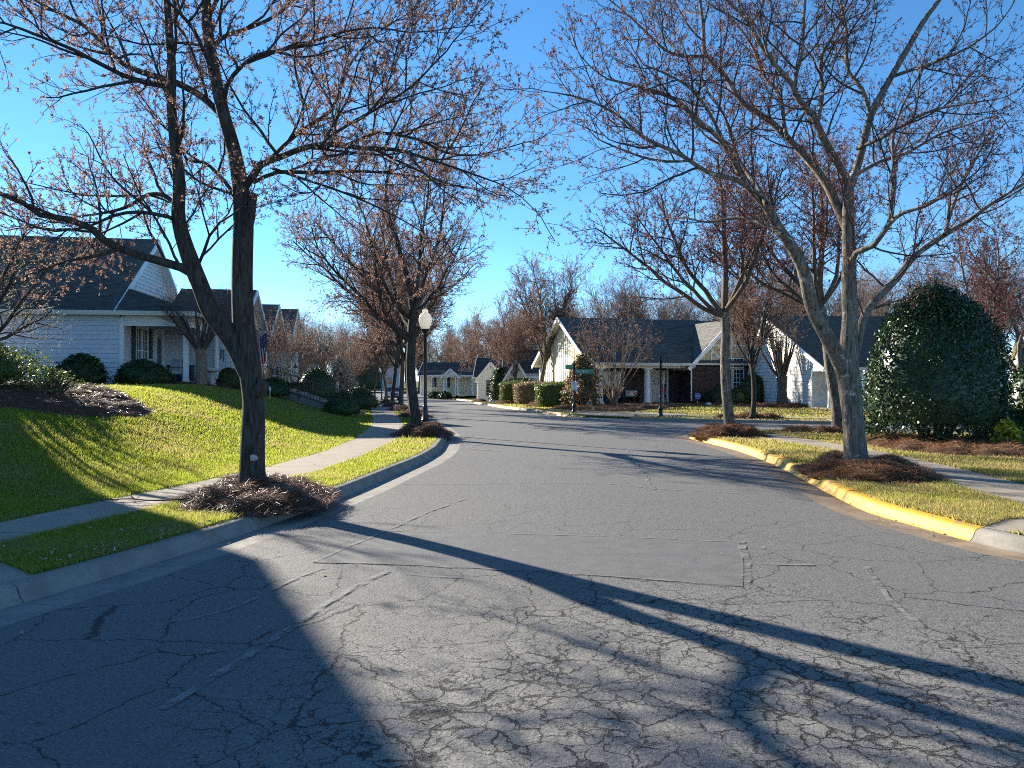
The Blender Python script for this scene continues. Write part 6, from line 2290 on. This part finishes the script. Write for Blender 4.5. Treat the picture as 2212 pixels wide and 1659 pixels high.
# ---- stairs up the bank with iron rails
st = thing('garden_stairs', 'concrete stairs climbing the bank between two black iron rails', 'stairs', (-6.75, 34.9, 0))
n_st = 8
zb_, zt_ = L1(-6.75, 34.9), 1.5
for k in range(n_st):
    mb = MB()
    x0 = -.2 - .5 * k
    zz = zb_ + (zt_ - zb_) * (k + 1) / n_st
    mb.box(x0 - .52, x0, -.55, .75, zz - .5, zz)
    mb.build('step', M['concrete'], st)
for yy in (-.68, .78):
    mb = MB()
    mb.prism([(-.1, yy, zb_ - .4), (-.1, yy, zb_ + .12), (-4.3, yy, zt_ + .14), (-5.2, yy, zt_ + .14), (-5.2, yy, zb_ - .2)], (0, .13, 0))
    mb.build('cheek_wall', M['kerb'], st)


def rail(a, b, label, n):
    t = thing('iron_railing', label, 'railing', a, 0, 'black iron stair railings')
    d = V3(b) - V3(a)
    for h in (.92, .14):
        mb = MB()
        mb.bar((0, 0, h), d + V3((0, 0, h)), .035, .03)
        mb.build('rail', M['iron'], t)
    for k in range(n + 1):
        mb = MB()
        p = d * (k / n)
        big = k in (0, n, n // 2)
        mb.bar(p + V3((0, 0, -.12 if big else .12)), p + V3((0, 0, .95 if big else .91)), .034 if big else .016)
        mb.build('post' if big else 'baluster', M['iron'], t)
    mb = MB()
    mb.tube([d + V3((0, 0, .92)), d + V3((.12, 0, .93)), d + V3((.2, 0, .86)), d + V3((.16, 0, .78))], .017, 6)
    mb.build('rail_end', M['iron'], t)
    return t


rail((-11.0, 34.1, 1.42), (-7.9, 34.1, .42), 'nearer black iron railing of the bank stairs', 24)
rail((-10.9, 35.75, 1.42), (-7.7, 35.75, .40), 'farther black iron railing of the bank stairs', 24)

# ---- white picket fence piece
pf = thing('picket_fence', 'short white picket fence below the pale plume grass', 'fence', g3((700 - CX) / F * 43, 43), math.radians(4))
for k in range(8):
    mb = MB()
    x = .085 * k
    mb.prism([(x, 0, .05), (x + .05, 0, .05), (x + .05, 0, .78), (x + .025, 0, .84), (x, 0, .78)], (0, .02, 0))
    mb.build('picket', M['cream_trim'], pf)
for z in (.2, .62):
    mb = MB()
    mb.box(-.05, .74, .021, .06, z, z + .07)
    mb.build('rail', M['cream_trim'], pf)
mb = MB()
mb.box(.68, .79, -.02, .09, 0, 1.0).box(.665, .805, -.035, .105, 1.0, 1.05)
mb.build('post', M['cream_trim'], pf)

# ---- yard lantern, stake light, notice board
yl = thing('yard_lantern', 'square white lantern on a thin post above the bank stairs', 'lantern', g3((638 - CX) / F * 37.5, 37.5))
mb = MB()
mb.lathe([(.05, 0), (.035, .05), (.03, 1.0), (.05, 1.03)], n=8)
mb.build('post', M['cream_trim'], yl)
mb = MB()
mb.prism([(-.075, -.075, 1.08), (.075, -.075, 1.08), (.075, .075, 1.08), (-.075, .075, 1.08)], (0, 0, .36))
mb.build('lamp_glass', M['globe'], yl)
mb = MB()
mb.box(-.1, .1, -.1, .1, 1.03, 1.07)
mb.build('base_plate', M['iron'], yl)
mb = MB()
mb.lathe([(.14, 1.445), (.10, 1.50), (.04, 1.56), (.03, 1.6), (.012, 1.66)], n=4)
mb.build('cap', M['iron'], yl)
gl = thing('garden_light', 'little white stake light beside the stair wall', 'garden light', g3((583 - CX) / F * 30.5, 30.5))
mb = MB()
mb.lathe([(.012, 0), (.012, .28), (.03, .3)], n=8)
mb.build('stake', M['trim'], gl)
mb = MB()
mb.lathe([(.03, .3), (.045, .36), (.045, .46), (.02, .5)], n=10)
mb.build('lamp_glass', M['globe'], gl, smooth=True)
nb_ = thing('yard_sign', 'small white yard sign with red border at the head of the stairs', 'sign', g3((596 - CX) / F * 36, 36))
mb = MB()
mb.box(-.2, .2, -.02, 0, .55, .92)
mb.build('border', M['red'], nb_)
mb = MB()
mb.box(-.17, .17, -.026, -.018, .58, .89)
mb.build('plate', M['sign_white'], nb_)
mb = MB()
mb.bar((-.06, -.03, .80), (.02, -.03, .70), .012, .03).bar((.02, -.03, .70), (.08, -.03, .82), .012, .03).bar((-.1, -.03, .66), (-.02, -.03, .64), .012, .02)
mb.build('emblem', M['red'], nb_)
mb = MB()
mb.box(-.15, -.13, -.01, .01, 0, .56).box(.13, .15, -.01, .01, 0, .56)
mb.build('stake', M['iron'], nb_)

# ---- porch of the blue house
ph = math.radians(9)


def hb(x, y, z=0.0):
    return (-15.2 + x * math.cos(ph) - y * math.sin(ph), 30 + x * math.sin(ph) + y * math.cos(ph), 1.5 + z)


def armchair(loc, rz, label):
    t = thing('porch_chair', label, 'chair', loc, rz, 'porch seats with pale cushions')
    mb = MB()
    for x in (-.3, .3):
        mb.tube([(x, -.3, 0), (x, -.3, .62), (x, .28, .62), (x, .3, .98)], .018, 6)
        mb.tube([(x, .3, 0), (x, .28, .62)], .018, 6)
    mb.bar((-.3, -.3, .36), (.3, -.3, .36), .03).bar((-.3, .3, .96), (.3, .3, .96), .03)
    mb.build('frame', M['iron'], t)
    mb = MB()
    mb.box(-.28, .28, -.3, .26, .36, .48)
    mb.build('seat_cushion', M['grey_cloth'], t)
    mb = MB()
    mb.hexa([(-.28, .14, .48), (.28, .14, .48), (.28, .26, .48), (-.28, .26, .48), (-.26, .24, .98), (.26, .24, .98), (.26, .34, .98), (-.26, .34, .98)])
    mb.build('back_cushion', M['grey_cloth'], t)
    return t


armchair(hb(.75, .9, .1), .5, 'cushioned metal chair behind the dark shrub on the blue porch')
armchair(hb(1.6, .8, .1), -.4, 'cushioned metal chair close to the front porch column')
bt = thing('porch_table', 'dark wicker chest by the door on the blue porch', 'table', hb(1.1, 4.2, .1), ph)
mb = MB()
mb.box(-.5, .5, -.3, .3, .05, .72)
mb.build('body', M['navy_paint'], bt)
mb = MB()
mb.box(-.54, .54, -.34, .34, .72, .78)
mb.build('lid', M['plastic_dark'], bt)
bb = thing('birdbath', 'pale stone birdbath beside the gnarled crape myrtle', 'birdbath', g3(-11.95, 30.6))
mb = MB()
mb.lathe([(.2, 0), (.2, .05), (.12, .1), (.08, .3), (.09, .5), (.13, .56)], n=14)
mb.build('pedestal', M['stone'], bb, smooth=True)
mb = MB()
mb.lathe([(.1, .55), (.3, .62), (.32, .67), (.29, .67), (.12, .62)], n=18)
mb.build('bowl', M['stone'], bb, smooth=True)
wc = thing('wind_chime', 'wind chime hanging from a shepherd hook by the blue siding', 'wind chime', g3((481 - CX) / F * 31, 31))
mb = MB()
mb.tube([(.1, 0, 0), (.1, 0, 1.75), (.06, 0, 1.86), (0, 0, 1.84), (-.03, 0, 1.74)], .012, 6)
mb.build('hook', M['iron'], wc)
mb = MB()
mb.lathe([(.09, 1.5), (.09, 1.53), (.02, 1.54)], (-.03, 0, 0), 10)
mb.tube([(-.03, 0, 1.53), (-.03, 0, 1.74)], .004, 4)
mb.build('disc', M['plastic_dark'], wc)
for k in range(5):
    mb = MB()
    a = k * 1.2566
    mb.tube([(-.03 + .06 * math.cos(a), .06 * math.sin(a), 1.49), (-.03 + .06 * math.cos(a), .06 * math.sin(a), 1.0 + .05 * k)], .012, 6)
    mb.build('chime_tube', M['plastic_dark'], wc)
mtr = thing('utility_box', 'small pale utility box on a pedestal by the blue siding', 'utility box', g3((462 - CX) / F * 31.5, 31.5))
mb = MB()
mb.box(-.16, .16, -.1, .1, .3, .72)
mb.build('box', M['siding_blue'], mtr)
mb = MB()
mb.box(.02, .09, -.03, .03, 0, .3)
mb.build('leg', M['trim'], mtr)

# ---- porch of the brick house
pb = math.radians(16)


def hq(x, y, z=0.0):
    return (4.9 + x * math.cos(pb) - y * math.sin(pb), 47 + x * math.sin(pb) + y * math.cos(pb), .2 + z)


bn = thing('porch_bench', 'dark navy bench against the brick under the porch', 'bench', hq(3.15, 1.35, .05), pb)
mb = MB()
mb.box(-.62, .62, -.25, .22, .38, .43)
mb.build('seat', M['navy_paint'], bn)
mb = MB()
mb.box(-.62, .62, .2, .25, .44, .92)
mb.build('backrest', M['navy_paint'], bn)
for x in (-.6, .54):
    mb = MB()
    mb.box(x, x + .06, -.25, .25, 0, .375).box(x, x + .06, -.25, -.19, .44, .62).box(x, x + .06, -.25, .19, .62, .66)
    mb.build('leg', M['navy_paint'], bn)


def pillow(loc, rz, mat, label, w=.42, h=.36):
    t = thing('pillow', label, 'pillow', loc, rz)
    mb = MB()
    n = 8
    for sgn in (1, -1):
        vs, fs = [], []
        for i in range(n + 1):
            for j in range(n + 1):
                x, z = (i / n - .5) * w, (j / n) * h
                b = (1 - (2 * i / n - 1) ** 4) * (1 - (2 * j / n - 1) ** 4)
                vs.append((x, sgn * .07 * b ** .6, z))
        for i in range(n):
            for j in range(n):
                a = i * (n + 1) + j
                fs.append((a, a + 1, a + n + 2, a + n + 1))
        mb.add(vs, fs)
    mb.build('cover', M[mat], t, smooth=True)
    return t


pillow(hq(2.98, 1.38, .49), pb, 'grey_cloth', 'pale pillow at the end of the navy porch bench', .3, .38)
pr = pillow(hq(3.36, 1.34, .49), pb, 'white_cloth', 'white pillow with dark red blotches on the navy porch bench', .5, .36)
mb = MB()
for k in range(22):
    x, z = R.uniform(-.2, .2), R.uniform(.06, .3)
    r_ = R.uniform(.02, .045)
    mb.add([(x + r_ * R.uniform(.6, 1.2) * math.cos(a * 1.047), -.075, z + r_ * R.uniform(.6, 1.2) * math.sin(a * 1.047)) for a in range(6)], [(0, 1, 2, 3, 4, 5)])
tag(mb.build('blotches', M['red'], pr, recalc=False), kind='stuff')
pt = thing('planter', 'dark planter with pale flowers at the porch corner column', 'planter', hq(1.05, .45, .05), pb)
mb = MB()
mb.lathe([(.22, 0), (.26, .3), (.30, .72), (.32, .74), (.27, .75)], n=12)
mb.build('pot', M['navy_paint'], pt, smooth=True)
Pp = NR.normal(0, .17, (160, 3)) + np.array([0, 0, .92])
V_, F_ = leaves_np(Pp, np.tile([0, 0, 1.0], (160, 1)), .05)
link_mesh('flowers', np_mesh('flowers', V_, F_, M['dryleaf']), pt)
hb_ = thing('hanging_planter', 'white shallow basket hanging beneath the porch near the crape trunk', 'planter', hq(1.95, .6, .1), pb)
mb = MB()
mb.lathe([(.05, .32), (.2, .36), (.24, .42), (.2, .42)], n=14)
mb.build('bowl', M['trim'], hb_, smooth=True)
for k in range(3):
    mb = MB()
    a = k * 2.094
    mb.tube([(.22 * math.cos(a), .22 * math.sin(a), .42), (0, 0, 1.25)], .006, 4)
    mb.build('wire', M['iron'], hb_)
Pp = NR.normal(0, .09, (70, 3)) + np.array([.12, 0, .85])
V_, F_ = leaves_np(Pp, np.tile([0, 0, 1.0], (70, 1)), .045)
link_mesh('red_bow', np_mesh('red_bow', V_, F_, M['red']), hb_)
wr = thing('door_wreath', 'grey twig wreath hanging on the brick house door', 'wreath', hq(5.24, 1.73, 1.45), pb)
mb = MB()
mb.tube([(.2 * math.cos(t * .5236), 0, .2 * math.sin(t * .5236)) for t in range(13)], .045, 7, cap=False)
mb.build('ring', M['stone'], wr)
fs_ = thing('flower_stake', 'red pinwheel flower on a thin garden stake before the door', 'garden ornament', g3((1432 - CX) / F * 41.5, 41.5))
mb = MB()
mb.tube([(0, 0, 0), (0, 0, .95)], .008, 5)
mb.build('stake', M['iron'], fs_)
mb = MB()
for k in range(8):
    a = k * .785
    mb.add([(0, -.01, .98), (.16 * math.cos(a - .25), -.02, .98 + .16 * math.sin(a - .25)), (.2 * math.cos(a), -.04, .98 + .2 * math.sin(a)), (.16 * math.cos(a + .25), -.02, .98 + .16 * math.sin(a + .25))], [(0, 1, 2, 3)])
mb.build('petals', M['red'], fs_, recalc=False)
ad = thing('yard_sign', 'blue octagonal yard sign with white letters before the brick wall', 'sign', g3((1507 - CX) / F * 45.3, 45.3), math.radians(6))
mb = MB()
mb.prism([(.19 * math.cos(a), 0, .56 + .19 * math.sin(a)) for a in [math.radians(22.5 + 45 * k) for k in range(8)]], (0, .012, 0))
mb.build('plate', M['sign_blue'], ad)
mb = MB()
for k in range(8):
    a0, a1 = math.radians(22.5 + 45 * k), math.radians(67.5 + 45 * k)
    mb.bar((.172 * math.cos(a0), -.004, .56 + .172 * math.sin(a0)), (.172 * math.cos(a1), -.004, .56 + .172 * math.sin(a1)), .006, .01)
mb.build('border', M['sign_white'], ad)
mb = MB()
mb.box(-.012, .012, .013, .03, 0, .5)
mb.build('stake', M['stone'], ad)
text('ADT', .17, M['sign_white'], ad, (0, -.006, .565), (math.radians(90), 0, 0), sx=.9)


def rock(loc, r, label, seed, mat='stone_white'):
    rg = random.Random(seed)
    bm = bmesh.new()
    bmesh.ops.create_icosphere(bm, subdivisions=2, radius=r)
    for v in bm.verts:
        k = 1 + rg.uniform(-.16, .16)
        v.co = Vector((v.co.x * k * 1.25, v.co.y * k, v.co.z * k * .75))
    me = bpy.data.meshes.new('rock')
    bm.to_mesh(me)
    bm.free()
    me.materials.append(M[mat])
    o = link_mesh('rock', me, None, smooth=False)
    o.location = loc
    return tag(o, label, 'rock', 'pale rocks')


rock(W(1530, 873, 44.8), .13, 'white rock right beside the blue yard sign', 1)
rock(W(1559, 878, 44.6), .14, 'pale rock in the grass below the gable window', 2)
rock(W(1589, 879, 44.8), .12, 'pale rock in front of the small round green shrub', 3, 'stone')
rock(W(1476, 906, 33.2), .10, 'white rock on the kerb across the side street', 4)
rock(W(1271, 873, 43.8), .17, 'rounded upright stone at the porch column foot', 5, 'stone')

# ---- bar stool on the white house porch
bsx = (16.6, 39.05, .33)
bs = thing('bar_stool', 'swivel bar chair with pale sling back on the white house porch', 'chair', bsx, .5)
mb = MB()
for k in range(4):
    a = k * 1.571 + .78
    mb.tube([(.3 * math.cos(a), .3 * math.sin(a), 0), (.22 * math.cos(a), .22 * math.sin(a), .4), (.06 * math.cos(a), .06 * math.sin(a), .66)], .015, 6)
mb.tube([(.25 * math.cos(t * .5236), .25 * math.sin(t * .5236), .25) for t in range(13)], .012, 5, cap=False)
mb.build('base', M['iron'], bs)
mb = MB()
mb.box(-.24, .24, -.24, .24, .68, .72)
mb.build('seat', M['grey_cloth'], bs)
mb = MB()
mb.hexa([(-.22, .2, .74), (.22, .2, .74), (.22, .23, .74), (-.22, .23, .74), (-.2, .34, 1.35), (.2, .34, 1.35), (.2, .37, 1.35), (-.2, .37, 1.35)])
mb.build('backrest', M['grey_cloth'], bs)
mb = MB()
for x in (-.25, .25):
    mb.tube([(x, -.2, .72), (x, -.2, .95), (x, .25, .97), (x * .9, .36, 1.36)], .014, 6)
mb.build('arm_frame', M['iron'], bs)

# ---- the parked car at the bend
carx, cary = at(851, 864, 0.0)
car = thing('parked_car', 'silver white car parked at the kerb behind the row of trunks', 'car', (carx - .2, cary, float(zr(cary))), math.radians(14))
mb = MB()
half = [(-2.25, .35), (-2.25, .72), (-2.1, .95), (-1.2, 1.02), (-.55, 1.55), (1.5, 1.6), (2.15, 1.15), (2.25, .95), (2.25, .35)]
mb.prism([(-.88, y, z) for y, z in half[:4]] + [(-.88, 2.2, 1.02), (-.88, 2.25, .35)], (1.76, 0, 0))
body = mb.build('body', M['car_paint'], car)
bv = body.modifiers.new('bevel', 'BEVEL')
bv.width = .07
bv.segments = 2
mb = MB()
mb.hexa([(-.86, -1.22, 1.03), (.86, -1.22, 1.03), (.86, 2.12, 1.03), (-.86, 2.12, 1.03), (-.68, -.5, 1.56), (.68, -.5, 1.56), (.68, 1.5, 1.58), (-.68, 1.5, 1.58)])
mb.build('cabin', M['car_paint'], car)
mb = MB()
mb.hexa([(-.76, -1.215, 1.07), (.76, -1.215, 1.07), (.76, -1.17, 1.07), (-.76, -1.17, 1.07), (-.64, -.57, 1.53), (.64, -.57, 1.53), (.64, -.52, 1.53), (-.64, -.52, 1.53)])
mb.build('windscreen', M['glass'], car)
for s_ in (-1, 1):
    mb = MB()
    mb.hexa([(s_ * .845, -.98, 1.08), (s_ * .845, 1.9, 1.08), (s_ * .86, 1.9, 1.08), (s_ * .86, -.98, 1.08), (s_ * .70, -.42, 1.5), (s_ * .70, 1.4, 1.52), (s_ * .715, 1.4, 1.52), (s_ * .715, -.42, 1.5)])
    mb.build('side_window', M['glass'], car)
    mb = MB()
    mb.box(s_ * .62 - .19, s_ * .62 + .19, -2.29, -2.2, .66, .82)
    mb.build('headlight', M['lens'], car)
    mb = MB()
    mb.box(s_ * .97 - .09, s_ * .97 + .09, -.95, -.85, 1.05, 1.18)
    mb.build('mirror', M['car_paint'], car)
    for y in (-1.4, 1.4):
        mb = MB()
        mb.tube([(s_ * .72, y, .33), (s_ * .9, y, .33)], .33, 18)
        wl = mb.build('wheel', M['tyre'], car)
        mb = MB()
        mb.tube([(s_ * .9, y, .33), (s_ * .912, y, .33)], .2, 14)
        mb.build('rim', M['car_paint'], wl)
mb = MB()
mb.box(-.42, .42, -2.28, -2.22, .58, .84)
mb.build('grille', M['plastic_dark'], car)
mb = MB()
mb.box(-.88, .88, -2.3, -2.2, .3, .52)
mb.build('bumper', M['plastic_dark'], car)

# ---- fallen branches, dry leaves
def fallen(loc, L, az, seed, label):
    w = Wood(seed)
    root = thing('fallen_branch', label, 'branch', loc, 0, 'fallen branches on the pavement')
    spq = [dict(seg=.1, wander=.16, trop=0, taper=.3, rmin=.003, part='limbs', t0=.15, dens=5.0),
           dict(seg=.08, wander=.14, trop=0, taper=.4, rmin=.0025, part='limbs', t0=.2, dens=4, len=.5, r0=.006, ang=.7, lift=0.02),
           dict(seg=.06, wander=.15, trop=0, taper=.5, rmin=.002, part='limbs', t0=.2, dens=0, len=.25, r0=.004, ang=.7, lift=.02)]
    w.grow((0, 0, .02), (math.cos(az), math.sin(az), 0), L, .012, 0, spq)
    for part in w.br:
        w.br[part] = [([(p[0], p[1], .012 + abs(p[2]) * .35) for p in pts], r) for pts, r in w.br[part]]
    V, Fq = tubes_np(w.br['limbs'], 5)
    link_mesh('twigs', np_mesh('twigs', V, Fq, M['twig_dark']), root)


fallen((-4.05, 9.9, .17), 1.5, math.radians(207), 5, 'long fallen branch lying across the pavement by the forked maple')
fallen((-5.1, 7.6, .17), .5, math.radians(160), 9, 'short fallen twig on the shaded pavement')
pts = []
for k in range(90):
    s_ = R.random()
    i = int(np.searchsorted(KL[:, 1], 6.2 + 3.0 * s_ ** 1.7))
    off = R.gauss(.74, .07) if R.random() < .7 else R.uniform(.7, 1.3)
    t_ = KL[min(i + 1, len(KL) - 1)] - KL[i]
    t_ = t_ / np.linalg.norm(t_)
    pts.append((KL[i][0] - t_[1] * off + R.gauss(0, .08), KL[i][1] + t_[0] * off + R.gauss(0, .12), .185))
for k in range(50):
    pts.append((R.uniform(-6.4, -3.9), 6.72 + R.uniform(-.06, .12) + .25 * R.random(), .2))
for k in range(26):
    pts.append((R.uniform(-3.6, 3.8), R.uniform(3.4, 9.0), .012))
for k in range(40):
    pts.append((*(at(R.uniform(1560, 1990), 0 + R.uniform(0, 1), 0) if False else (4.45 + R.uniform(-.02, .5), R.uniform(8.2, 15))), .02))
qy = 1 / NR.uniform(1 / 26, 1 / 6.8, 900)
qx = NR.uniform(-.62, .66, 900) * qy
qd = road_d(qx, qy)
qz = land(qx, qy, np.abs(qd)) + .045
pts += [(a, b, c) for a, b, c, d in zip(qx, qy, qz, qd) if d > .7]
V_, F_ = leaves_np(np.array(pts), np.tile([0, 0, 1.0], (len(pts), 1)), .022, flat=2.0, asp=.55)
lv = link_mesh('fallen_leaves', np_mesh('fallen_leaves', V_, F_, M['fallen']))
tag(lv, 'pale dry leaves scattered along the kerb and street', kind='stuff')
